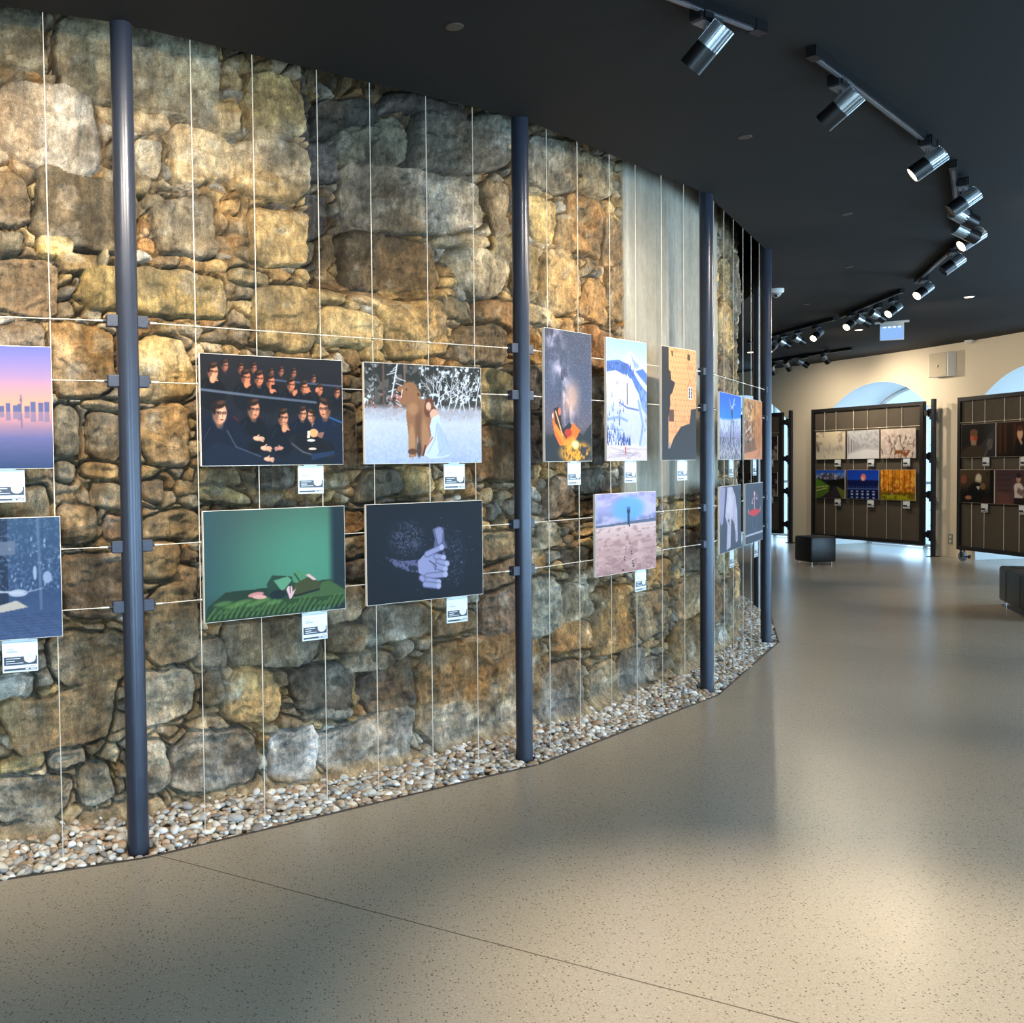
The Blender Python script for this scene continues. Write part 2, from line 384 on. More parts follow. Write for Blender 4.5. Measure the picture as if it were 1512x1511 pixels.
def build_wall():
    th = np.radians(np.concatenate([np.arange(-78, -67.6, .15), np.arange(-67.6, -37.5, .034), np.arange(-37.5, -8.0, .06), np.arange(-8, 40, .4)]))
    zz = np.concatenate([np.arange(-.06, 3.6, .0062), np.arange(3.6, 4.35, .03)])
    s1 = th * RW; S, Z = np.meshgrid(s1, zz); shp = S.shape
    # warped coordinates so that no joint is straight
    wS = S + .075*(fbm(S*3.2, Z*3.2, 3, 1) - .5) + .030*(fbm(S*13, Z*13, 4, 5, .6) - .5)
    wZ = Z + .075*(fbm(S*3.2 + 9, Z*3.2, 3, 9) - .5) + .030*(fbm(S*13 + 4, Z*13, 4, 13, .6) - .5)
    D = np.full(shp, .5); ID = np.full(shp, -1, int); cols = []; meta = []
    lst = [q.split() for q in STONES.replace('\n', ';').split(';') if q.strip()]
    rs = np.random.RandomState(3)
    for k, q in enumerate(lst):
        x0, y0, x1, y1 = [float(v) for v in q[:4]]
        ym = (y0 + y1)/2; sa, _ = wall_coord(x0, ym); sb, _ = wall_coord(x1, ym); xm = (x0 + x1)/2
        _, zt = wall_coord(xm, y0); _, zb = wall_coord(xm, y1)
        cs, cz, a, b = (sa + sb)/2, (zt + zb)/2, abs(sb - sa)/2 + .002, abs(zt - zb)/2 + .002
        tl = rs.uniform(-.10, .10); shear = rs.uniform(-.18, .18); r = rs.uniform(.18, .5)*min(a, b)
        i0, i1 = np.searchsorted(s1, [cs - a - .2, cs + a + .2]); j0, j1 = np.searchsorted(zz, [cz - b - .2, cz + b + .2])
        if i1 <= i0 or j1 <= j0: continue
        ls = wS[j0:j1, i0:i1] - cs; lz = wZ[j0:j1, i0:i1] - cz
        u = ls*math.cos(tl) + lz*math.sin(tl); v = -ls*math.sin(tl) + lz*math.cos(tl)
        u = u*(1 + shear*v/max(b, .05)); v = v*(1 + rs.uniform(-.12, .12)*u/max(a, .05))
        nsd = rs.randint(6, 10); ph = rs.uniform(0, 6.28); pw_ = rs.uniform(1.12, 1.45); dl = []
        for e_ in range(nsd):
            t_ = ph + 2*math.pi*(e_ + rs.uniform(-.22, .22))/nsd
            hn = ((a*abs(math.cos(t_)))**pw_ + (b*abs(math.sin(t_)))**pw_)**(1/pw_)*rs.uniform(.93, 1.03)
            dl.append(u*math.cos(t_) + v*math.sin(t_) - hn)
        bx = np.maximum(np.abs(u) - a, np.abs(v) - b); dl.append(bx)
        dl = np.stack(dl); d = np.log(np.exp(np.clip(dl, -.6, .6)/.005).sum(0))*.005
        sub = D[j0:j1, i0:i1]; m_ = d < sub
        sub[m_] = d[m_]; ID[j0:j1, i0:i1][m_] = k
    nbig = len(lst)
    for k, q in enumerate(lst):
        c = np.array(PAL[q[4]], float)*rs.uniform(.80, 1.12) + rs.uniform(-3, 3, 3); cols.append(c)
        meta.append((rs.uniform(-.012, .02), rs.uniform(-.06, .06), rs.uniform(-.07, .05)))
    # small stones packed between the large ones
    def cells(cs_, cz_, seed):
        gx = wS/cs_; gz = wZ/cz_; ix = np.floor(gx).astype(int); iz = np.floor(gz).astype(int)
        r1 = np.random.RandomState(seed).rand(256, 256, 3); F1 = np.full(shp, 9.); F2 = np.full(shp, 9.); id_ = np.zeros(shp, int)
        for a in (-1, 0, 1):
            for b in (-1, 0, 1):
                jx = ix + a; jz = iz + b; rr = r1[jx & 255, jz & 255]
                dx = (jx + .1 + .8*rr[..., 0] - gx)*cs_; dz = (jz + .1 + .8*rr[..., 1] - gz)*cz_*1.25
                d = np.hypot(dx, dz); n = d < F1
                F2 = np.where(n, F1, np.minimum(F2, d)); id_ = np.where(n, (jx & 255)*256 + (jz & 255), id_); F1 = np.where(n, d, F1)
        return (F2 - F1)/2, id_
    e, cid = cells(.118, .062, 21)
    rc = np.random.RandomState(5).rand(65536, 4)
    hs = rc[cid]
    smallcol = np.array([PAL[k] for k in 'tgbtowGtgb'], float)[(hs[..., 0]*10).astype(int)] * (.85 + .3*hs[..., 1:2])
    inside = D < 0.004
    bigd = np.clip(-D, 0, 1)
    mt = np.array(meta); cl = np.array(cols); idc = np.clip(ID, 0, nbig - 1)
    face = .048*(1 - np.exp(-bigd/.005)) + mt[idc, 0]*sstep(bigd, 0, .03)
    # chiselled facets: every block has its own tilt and a few broken planes
    fac = -np.abs(fbm(S*4 + mt[idc, 1]*300, Z*4, 4, 31, .6) - .5)*.07 + (fbm(S*1.8 + mt[idc, 2]*300, Z*2.2, 1, 37) - .5)*.035
    fac = fac + .016*sstep(fbm(S*7 + mt[idc, 2]*200, Z*9, 3, 33), .5, .53)*sstep(fbm(S*2, Z*2, 2, 34), .45, .6)
    strat = np.abs(vnoise(S*3 + Z*6 + mt[idc, 2]*500, Z*22 + S*5*mt[idc, 1]*20, 41) - .5)*.018
    face = face + (fac - strat)*sstep(bigd, 0, .04)
    sm = np.clip(e - .004, 0, 1); fill = .012 + .036*(1 - np.exp(-sm/.005))*(.35 + .9*hs[..., 2])
    gap = sstep(D, .0, .008)
    keep = hs[..., 3] > .18                            # some joints are only mortar
    hgt = np.where(inside, face, np.where(keep, fill*gap, (.030 + .02*(hs[..., 2] - .5))*gap) )
    crack = np.exp(-((D - .004)/.0055)**2)*sstep(fbm(S*3.1, Z*3.1, 3, 45), .30, .42) + .8*np.exp(-(e/.0045)**2)*gap*keep*sstep(fbm(S*4, Z*4, 3, 47), .36, .48)
    hgt = hgt - .060*np.clip(crack, 0, 1)
    rdg = lambda f, sd: 1 - 2*np.abs(fbm(S*f, Z*f*1.3, 3, sd, .6) - .5)*2
    hgt = hgt + .014*(rdg(6, 131) - .7) + .010*(rdg(19, 137) - .7)
    hgt = hgt + .013*(fbm(S*20, Z*24, 4, 51, .65) - .5) + .007*(fbm(S*85, Z*85, 2, 57) - .5)
    mort = np.array([158, 126, 82.])*(.8 + .3*fbm(S*4, Z*4, 3, 61))[..., None]
    smallm = (keep & (sm > .002))[..., None]
    col = np.where(inside[..., None], cl[idc], np.where(smallm, smallcol, mort))
    # veins, rust and lime: colour variations of the rock itself
    lime = sstep(fbm(S*2.6, Z*2.6, 4, 71), .56, .70)*.45 + sstep(fbm(S*9, Z*14, 4, 75), .62, .72)*.35
    lime = lime + sstep(.5 - Z, 0, .4)*sstep(fbm(S*3, Z*7, 4, 77), .42, .62)*.55
    lime = np.clip(lime*.7, 0, .6)[..., None]
    rust = (sstep(fbm(S*1.9 + 3, Z*1.3, 4, 81), .52, .68)*.30)[..., None]
    col = col*(1 - rust) + np.array([172, 122, 66.])*rust
    col = col*(1 - lime) + np.array([216, 212, 202.])*lime
    col = col*(.55 + .88*fbm(S*11, Z*13, 5, 85, .65))[..., None]
    dk = sstep(fbm(S*6, Z*5, 4, 87), .54, .66)*.38; col = col*(1 - dk[..., None]) + np.array([96, 88, 74.])*dk[..., None]
    rgh = np.ones(shp)
    # flush concrete repair between the stones
    cl0, _ = wall_coord(917, 400); cl1, _ = wall_coord(1057, 500)
    edge0 = cl0 + .02*(fbm(Z*6, Z*0 + 3, 3, 91) - .5); edge1 = cl1 + .05*(fbm(Z*5, Z*0 + 7, 3, 93) - .5)
    _, zc0 = wall_coord(966, 741); _, zc1 = wall_coord(1029, 728)
    zlow = zc0 + (S - cl0)*.02 + .03*(fbm(S*8, S*0, 3, 95) - .5)
    cm = sstep(S, edge0, edge0 + .012)*(1 - sstep(S, edge1, edge1 + .012))*sstep(Z, zlow, zlow + .02)
    board = np.abs(((S*6.2) % 1) - .5); bl = sstep(board, .46, .5)
    ch = .044 - .003*bl + .002*(fbm(S*20, Z*6, 3, 97) - .5)
    ccol = np.array([146, 139, 124.])*(.86 + .26*fbm(S*2.2, Z*1.1, 4, 99))[..., None]*(1 - .12*bl)[..., None]*(.94 + .12*fbm(S*14, Z*1.2, 3, 101))[..., None]
    drip = sstep(fbm(S*7, Z*.7, 3, 103), .55, .75)[..., None]*.25
    ccol = ccol*(1 - drip) + np.array([205, 203, 196.])*drip
    hgt = hgt*(1 - cm) + ch*cm; col = col*(1 - cm[..., None]) + ccol*cm[..., None]; rgh = rgh*(1 - .72*cm)
    # blind opening: a recess behind a straight edge, dying out to the right
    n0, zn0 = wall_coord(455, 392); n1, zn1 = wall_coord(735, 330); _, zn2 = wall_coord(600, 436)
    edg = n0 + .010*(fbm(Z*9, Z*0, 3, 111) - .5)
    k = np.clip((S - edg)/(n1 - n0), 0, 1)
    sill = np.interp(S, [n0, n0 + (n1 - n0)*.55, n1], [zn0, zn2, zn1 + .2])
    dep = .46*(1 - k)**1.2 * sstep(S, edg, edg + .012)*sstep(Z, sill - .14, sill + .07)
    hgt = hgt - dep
    rec_shade = (sstep(dep, .05, .2)*.45)[..., None]; col = col*(1 - rec_shade) + col*np.array([.62, .64, .68])*rec_shade  # shade of the recess painted into the stone colour
    # rubble toe of the wall
    toe = sstep(.17 - Z, 0, .16)*(.6 + .8*fbm(S*2.5, Z*2, 3, 121))
    hgt = hgt*(1 - .6*sstep(.14 - Z, 0, .1)) + .11*toe*sstep(.17 - Z, 0, .12)
    tc = sstep(.13 - Z + .10*(fbm(S*4, Z*8, 3, 123) - .5), 0, .05)[..., None]
    col = col*(1 - tc) + np.array([164, 142, 110.])*(.8 + .4*fbm(S*25, Z*25, 3, 127))[..., None]*tc
    R_ = RW + hgt; A = S/RW
    P = np.stack([CC[0] + R_*np.cos(A), CC[1] + R_*np.sin(A), Z], -1)
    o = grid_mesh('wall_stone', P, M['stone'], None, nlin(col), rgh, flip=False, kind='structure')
    return o
build_wall()
# ------------------------------------------------------------------ floor, ceiling, outer wall
PANG = [-63.0 + 12*k for k in range(-2, 7)]          # pole angles on the ring
EANG = [-87, -75, -63, -51, -39.3, -26.6, -15.5, -3, 9, 21, 33, 45]
def ring_poly(name, r_in, r_out, z, m, down=False, kind='structure', a0=-87, a1=45, thick=0.0, lab=None):
    """flat ring sector; the inner edge is the polygon through r_in at EANG"""
    n = 133; al = np.linspace(a0, a1, n); V = []; Fc = []
    ex = [pol(a, r_in) for a in EANG]
    for a in al:
        i = min(max(np.searchsorted(EANG, a) - 1, 0), len(EANG) - 2)
        p, q = ex[i], ex[i+1]; d = np.array([math.cos(math.radians(a)), math.sin(math.radians(a))])
        e = (q - p)[:2]; w = p[:2] - CC
        t = (w[0]*e[1] - w[1]*e[0])/(d[0]*e[1] - d[1]*e[0])
        V.append((*(CC + d*t), z)); V.append((*(CC + d*r_out), z))
    N = 2*n
    if thick: V += [(x, y, zz + thick) for x, y, zz in V]
    for i in range(n - 1):
        q = (2*i, 2*i+1, 2*i+3, 2*i+2)
        Fc.append(q if not down else q[::-1])
        if thick:
            Fc.append(tuple(k + N for k in (q[::-1] if not down else q)))
            Fc.append((2*i, 2*i+2, N+2*i+2, N+2*i)); Fc.append((2*i+1, N+2*i+1, N+2*i+3, 2*i+3))
    mb = MB(); mb.add(V, Fc); return mb.build(name, m, kind=kind)
ring_poly('floor', RE, 17.0, 0.0, M['floor'], thick=-.12)
ring_poly('ceiling', RP + .012, 17.2, H, M['ceiling'], down=True, thick=.28)
ring_poly('ceiling_slot', 9.6, RP + .6, 4.3, M['ceiling'], down=True, thick=.1)  # dark cap added to keep sky light out of the slot
mb = MB()
for a_ in range(-80, 44, 2): mb.add([pol(a_, RP + .5, H + .25), pol(a_ + 2, RP + .5, H + .25), pol(a_ + 2, RP + .5, 4.35), pol(a_, RP + .5, 4.35)], [(3, 2, 1, 0)])
mb.build('sky_block_riser', M['ceiling'], kind='structure')  # riser added above the slab to block the sky behind the slot
# thin metal strip that closes the floor against the pebbles
mb = MB()
for i in range(len(EANG) - 3):
    p, q = pol(EANG[i], RE - .004, -.02), pol(EANG[i+1], RE - .004, -.02); d = (q - p)/np.linalg.norm(q - p)
    mb.box((p + q)/2, (np.linalg.norm(q - p) + .008, .008, .05), np.array([d, [-d[1], d[0], 0], [0, 0, 1]]).T)
mb.build('trim_1', M['edge'], kind='structure')
# sandy bed under the pebbles
al = np.radians(np.linspace(-80, -6, 300)); rr = np.linspace(RW - .1, RE + .0, 14)
Aa, Rr = np.meshgrid(al, rr); zb = -.025 + .075*np.clip((RE - .02 - Rr)/.40, 0, 1) + .012*(fbm(Aa*40, Rr*5, 3, 7) - .5)
P = np.stack([CC[0] + np.minimum(Rr, RE - .015)*np.cos(Aa), CC[1] + np.minimum(Rr, RE - .015)*np.sin(Aa), zb], -1)
def chord_r(a_deg, r_v, al_=EANG):
    i = min(max(np.searchsorted(al_, a_deg) - 1, 0), len(al_) - 2)
    h = math.radians((al_[i+1] - al_[i])/2); mid = math.radians((al_[i+1] + al_[i])/2)
    return r_v*math.cos(h)/math.cos(math.radians(a_deg) - mid)
CR = np.array([chord_r(math.degrees(a), RE) for a in al]) - .012
Rn = RW - .1 + (CR[None, :] - RW + .1)*np.linspace(0, 1, 14)[:, None]
zb = -.03 + .085*np.clip((CR[None, :] - Rn)/.36, 0, 1) + .012*(fbm(Aa*40, Rr*5, 3, 7) - .5)
P = np.stack([CC[0] + Rn*np.cos(Aa), CC[1] + Rn*np.sin(Aa), zb], -1)
tag(grid_mesh('gravel_bed', P, M['dirt'], flip=True), 'sandy bed that fills the strip under the pebbles along the stone wall', 'gravel', kind='stuff')

WIN = [(3.3 - 12*k) for k in range(7, -4, -1)]        # window centres on the outer ring
HW = 4.32
ZS, ZA = 2.36, 2.93                                   # springing and crown of the arches
def arch(a, c):
    x = (a - c)/HW; hw = math.radians(HW)*RO; rise = ZA - ZS; R2 = (hw*hw + rise*rise)/(2*rise)
    return ZS - (R2 - rise) + math.sqrt(max(R2*R2 - (x*hw)**2, 0))
def outer_wall():
    w = MB(); rv = MB()
    for wi, c in enumerate(WIN):
        a0, a1 = c - 6, c + 6
        segs = [(a, a + .5, False) for a in np.arange(a0, c - HW - 1e-6, (12/2 - HW)/3)][:3]
        edges = np.concatenate([np.linspace(a0, c - HW, 4), np.linspace(c - HW, c + HW, 25)[1:], np.linspace(c + HW, a1, 4)[1:]])
        for u, v in zip(edges[:-1], edges[1:]):
            m_ = (u + v)/2; inside = abs(m_ - c) < HW
            zu = arch(u, c) if inside else 0; zv = arch(v, c) if inside else 0
            # inward-facing wall
            q = [pol(u, RO, zu), pol(v, RO, zv), pol(v, RO, H + .05), pol(u, RO, H + .05)]
            w.add(q, [(3, 2, 1, 0)])
            if inside:
                rv.add([pol(u, RO, zu), pol(v, RO, zv), pol(v, RO + 1.15, zv), pol(u, RO + 1.15, zu)], [(0, 1, 2, 3)])
        for s in (-1, 1):
            e = c + s*HW; z1 = arch(e, c)
            q = [pol(e, RO, 0), pol(e, RO, z1), pol(e, RO + 1.15, z1), pol(e, RO + 1.15, 0)]
            rv.add(q, [(0, 1, 2, 3) if s > 0 else (3, 2, 1, 0)])
        # outer skin around the glazing
        for u, v in zip(edges[:-1], edges[1:]):
            inside = abs((u + v)/2 - c) < HW
            zu = arch(u, c) if inside else -.1; zv = arch(v, c) if inside else -.1
            w.add([pol(u, RO + 1.15, zu), pol(v, RO + 1.15, zv), pol(v, RO + 1.15, H + .3), pol(u, RO + 1.15, H + .3)], [(0, 1, 2, 3)])
    w.build('wall_right', M['plaster'], kind='structure')
    rv.build('wall_reveals', M['reveal'], kind='structure')
    # the two ends of the gallery outside the picture
    for nm, a in (('wall_near', -80.5), ('wall_far', 40.0)):
        b = MB(); d = pol(a, 1) - pol(a, 0); n_ = np.array([-d[1], d[0], 0])
        b.box((pol(a, 10.0) + pol(a, 17.0))/2 + np.array([0, 0, H/2]), (7.4, .12, H + .6), np.array([d, n_, [0, 0, 1]]).T)
        b.build(nm, M['plaster'], kind='structure')
outer_wall()
def window(k, c):
    o = empty('window_%d' % k, pol(c, RO + 1.05), None, None); o['kind'] = 'structure'
    fr = MB(); g = MB(); r = RO + 1.05
    n = 24; al_ = np.linspace(c - HW, c + HW, n + 1)
    for u, v in zip(al_[:-1], al_[1:]):
        p, q = pol(u, r, arch(u, c) - .03), pol(v, r, arch(v, c) - .03)
        fr.cyl(p, q, .035, 6)
        g.add([pol(u, r, .02), pol(v, r, .02), pol(v, r, arch(v, c) - .02), pol(u, r, arch(u, c) - .02)], [(3, 2, 1, 0)])
    for a in (c - HW + .12, c, c + HW - .12):
        p = pol(a, r); d = p[:2] - CC; d = d/np.linalg.norm(d); z1 = arch(a, c) - .02
        fr.box(p + np.array([0, 0, z1/2]), (.05, .06, z1), np.array([[d[0], d[1], 0], [-d[1], d[0], 0], [0, 0, 1]]).T)
    for z in (.04, 1.15, ZS - .02):
        fr.cyl(pol(c - HW, r, z), pol(c, r, z), .03, 6); fr.cyl(pol(c, r, z), pol(c + HW, r, z), .03, 6)
    fr.build('window_frame', M['windowframe'], o); g.build('window_pane', M['glass'], o)
for k, c in enumerate(WIN): window(k + 1, c)

# ------------------------------------------------------------------ pebbles
def ico(sub):
    import bmesh
    b = bmesh.new(); bmesh.ops.create_icosphere(b, subdivisions=sub, radius=1)
    v = np.array([x.co[:] for x in b.verts]); f = np.array([[q.index for q in x.verts] for x in b.faces]); b.free(); return v, f
IV, IF = ico(3); JV, JF = ico(2)
def lump(v, seed):
    r = np.random.RandomState(seed); a = r.uniform(-1, 1, (5, 3)); w = r.uniform(.0, .22, 5)
    s = np.ones(len(v))
    for k in range(5): s += w[k]*np.sin(2.2*(v @ a[k]) + k)
    return v*s[:, None]/s.mean()
def rotm(r):
    q = r.normal(size=4); q /= np.linalg.norm(q); w, x, y, z = q
    return np.array([[1-2*(y*y+z*z), 2*(x*y-z*w), 2*(x*z+y*w)], [2*(x*y+z*w), 1-2*(x*x+z*z), 2*(y*z-x*w)], [2*(x*z-y*w), 2*(y*z+x*w), 1-2*(x*x+y*y)]])
def pebbles():
    rs = np.random.RandomState(42); spots = []
    a_deg = -70.5
    pol_xy = [pol(a, RP)[:2] for a in PANG]
    while a_deg < -8:
        r1 = chord_r(a_deg, RE) - .022; r0 = RW + .045 + .035*math.sin(a_deg*1.7) + .03*math.sin(a_deg*4.1)
        n = 15
        for k in range(n):
            a = a_deg + rs.uniform(-.07, .07); r = r0 + (r1 - r0)*(k + rs.uniform(.1, .9))/n
            if k == n - 1: r = r1 - rs.uniform(0, .012)
            p = pol(a, r); t = (r1 - r)/max(r1 - r0, .1)
            if any(np.hypot(*(p[:2] - q)) < .06 for q in pol_xy): continue
            z = -.022 + .085*np.clip((chord_r(a_deg, RE) - .012 - r)/.36, 0, 1) + rs.uniform(.0, .022)
            size = rs.uniform(.011, .019)*(1 + .55*(rs.rand() < .12))
            spots.append((p[0], p[1], z, size, a))
        a_deg += .128
    # nearest to the photographer first
    def vis(s):
        q = RM @ np.array([s[0], CAMZ - s[2], s[1]]); return CX + F*q[0]/q[2] > -4
    key = sorted(range(len(spots)), key=lambda i: (not vis(spots[i]), math.hypot(spots[i][0], spots[i][1]) - spots[i][3]*12))
    indiv = set(key[:300])
    metas = []
    for k in range(12):
        me = bpy.data.meshes.new('pebble'); v = lump(IV, 100 + k)*np.array([1.25, .95 - .02*(k % 4), .62 + .03*(k % 5)])
        me.from_pydata([tuple(x) for x in v], [], [tuple(int(i) for i in f) for f in IF])
        me.polygons.foreach_set('use_smooth', [True]*len(me.polygons)); me.materials.append(M['pebble']); metas.append(me)
    base = None; V = []; Fa = []; Cc = []; nv = 0
    pc = np.array(PEB, float)
    for i, (x, y, z, sz, a) in enumerate(spots):
        if i in indiv:
            if base is None:
                base = bpy.data.objects.new('pebble', metas[0]); o = base
                tag(o, 'rounded river pebble lying in the gravel strip at the near end of the stone wall', 'pebble', 'river pebbles at the near end of the strip')
            else:
                o = base.copy(); o.data = metas[i % 12]
            o.location = (x, y, z); o.scale = (sz*1.0,)*3; o.rotation_euler = (rs.uniform(-.6, .6), rs.uniform(-.6, .6), rs.uniform(0, 6.28))
            COL.objects.link(o)
        else:
            q = JV*np.array([1.25, .93, .64]); q = q*(1 + .10*np.sin(3*(q @ rs.uniform(-1, 1, 3)) + 1))[:, None]
            cz = rotm(rs); az = rs.uniform(0, 6.28); tl = rs.uniform(-.6, .6)
            ca, sa, ct, st = math.cos(az), math.sin(az), math.cos(tl), math.sin(tl)
            Rm = np.array([[ca, -sa, 0], [sa, ca, 0], [0, 0, 1]]) @ np.array([[1, 0, 0], [0, ct, -st], [0, st, ct]])
            V.append((q @ Rm.T)*sz + np.array([x, y, z])); Fa.append(JF + nv); nv += len(q)
            c = pc[rs.randint(len(pc))]*rs.uniform(.85, 1.05); Cc.append(np.repeat(c[None], len(q), 0))
    V = np.concatenate(V); Fa = np.concatenate(Fa); Cc = nlin(np.concatenate(Cc))
    me = bpy.data.meshes.new('pebble_bed'); me.vertices.add(len(V)); me.vertices.foreach_set('co', V.astype(np.float32).ravel())
    me.loops.add(len(Fa)*3); me.loops.foreach_set('vertex_index', Fa.astype(np.int32).ravel())
    me.polygons.add(len(Fa)); me.polygons.foreach_set('loop_start', (np.arange(len(Fa))*3).astype(np.int32)); me.polygons.foreach_set('loop_total', np.full(len(Fa), 3, np.int32))
    me.polygons.foreach_set('use_smooth', np.ones(len(Fa), bool)); me.update(calc_edges=True)
    at = me.color_attributes.new('Col', 'FLOAT_COLOR', 'POINT'); c4 = np.ones((len(V), 4), np.float32); c4[:, :3] = Cc; at.data.foreach_set('color', c4.ravel())
    me.materials.append(M['pebbles']); o = bpy.data.objects.new('river_pebbles', me); COL.objects.link(o)
    tag(o, 'mass of rounded beige and grey river pebbles filling the strip along the stone wall', 'pebbles', kind='stuff')
pebbles()

# ------------------------------------------------------------------ poles and cables
PXY = {}
for k, a in enumerate(PANG): PXY[k - 2] = pol(a, RP)       # 0 = first pole in the picture, 4 = the one hidden behind the fourth
BZ = [.647*H, .575*H, .375*H, .302*H]
plab = {-2: None, -1: None,
  0: 'tall dark steel pole nearest the left edge, in front of the stone wall',
  1: 'dark steel pole standing between the bear print and the night sky print',
  2: 'dark steel pole standing just right of the pale concrete patch in the stone wall',
  3: 'dark steel pole where the curving stone wall passes out of sight',
  4: 'dark steel pole partly hidden behind the farthest print of the stone wall row',
  5: 'far dark steel pole beyond the curve of the stone wall'}
def chord_dir(i):
    d = (PXY[i+1] - PXY[i]); return d/np.linalg.norm(d)
for i in range(-1, 6):
    if i == 5: continue
    o = empty('steel_pole', PXY[i] + np.array([0, 0, -.04]), plab.get(i) or 'dark steel pole in front of the stone wall left of the picture', 'pole', 'steel poles along the stone wall')
    mb = MB(); mb.cyl(PXY[i] + [0, 0, -.04], PXY[i] + [0, 0, H + .35], .0445, 32); mb.build('pole_tube', M['pole'], o, smooth=True)
    for z in BZ:
        for s in (-1, 1):
            dd = chord_dir(i) if s > 0 else -chord_dir(i - 1)
            b = MB(); side = np.array([-dd[1], dd[0], 0]); ax = np.array([dd, side, [0, 0, 1]]).T
            b.box(PXY[i] + dd*.062 + [0, 0, z], (.046, .040, .050), ax, .004)
            b.cyl(PXY[i] + dd*.083 + [0, 0, z], PXY[i] + dd*.097 + [0, 0, z], .007, 8)
            b.build('cable_bracket', M['bracket'], o)
# vertical cables, given by where each bay carries them
VC = {0: [290, 380, 474, 551, 633, 701], 1: [809, 854, 901, 939, 977, 1010], 2: [1054, 1069, 1083, 1097, 1109, 1121]}
CAB = {}
baytxt = {-1: 'bay left of the first pole', 0: 'bay of the bear print', 1: 'bay of the night sky print', 2: 'bay beyond the concrete patch', 3: 'last bay of the stone wall'}
ordn = ['first', 'second', 'third', 'fourth', 'fifth', 'sixth']
for b in (-1, 0, 1, 2, 3):
    A_, B_ = PXY[b], PXY[b+1]
    if b in VC: ts = [np.dot(onpl(x, 560, A_, B_)[:2] - A_[:2], (B_ - A_)[:2])/np.dot((B_ - A_)[:2], (B_ - A_)[:2]) for x in VC[b]]
    elif b == -1:
        t1 = np.dot(onpl(75, 520, A_, B_)[:2] - A_[:2], (B_ - A_)[:2])/np.dot((B_ - A_)[:2], (B_ - A_)[:2]); ts = [t1 - .155, t1]
    else: ts = [.15, .31, .47, .56, .72, .87]
    CAB[b] = ts
    for k, t in enumerate(ts):
        p = A_ + (B_ - A_)*t
        o = empty('hanging_cable', p + np.array([0, 0, 0.0]), '%s vertical steel cable from the left in the %s' % (ordn[k], baytxt[b]), 'cable', 'vertical steel cables in front of the stone wall')
        m_ = MB(); m_.cyl(p, p + [0, 0, H + .3], .0020, 8); m_.build('cable_strand', M['cable'], o, smooth=True)
        for z in BZ:
            c = MB(); c.ball(p + [0, 0, z], .0085, 10); c.build('cable_clamp', M['clamp'], o, smooth=True)
zt = ['topmost', 'second', 'third', 'lowest']
for b in (-1, 0, 1, 2, 3):
    A_, B_ = PXY[b], PXY[b+1]; d = (B_ - A_)/np.linalg.norm(B_ - A_)
    for k, z in enumerate(BZ):
        c = MB(); c.cyl(A_ + d*.09 + [0, 0, z], B_ - d*.09 + [0, 0, z], .0019, 8)
        for e in (A_ + d*.1, B_ - d*.1): c.cyl(e + [0, 0, z], e + np.sign(np.dot(d, (A_+B_)/2 - e))*d*.03 + [0, 0, z], .004, 8)
        tag(c.build('tension_cable', M['cable'], None, smooth=True, loc=A_), '%s horizontal steel cable across the %s' % (zt[k], baytxt[b]), 'cable', 'horizontal steel cables between the poles')
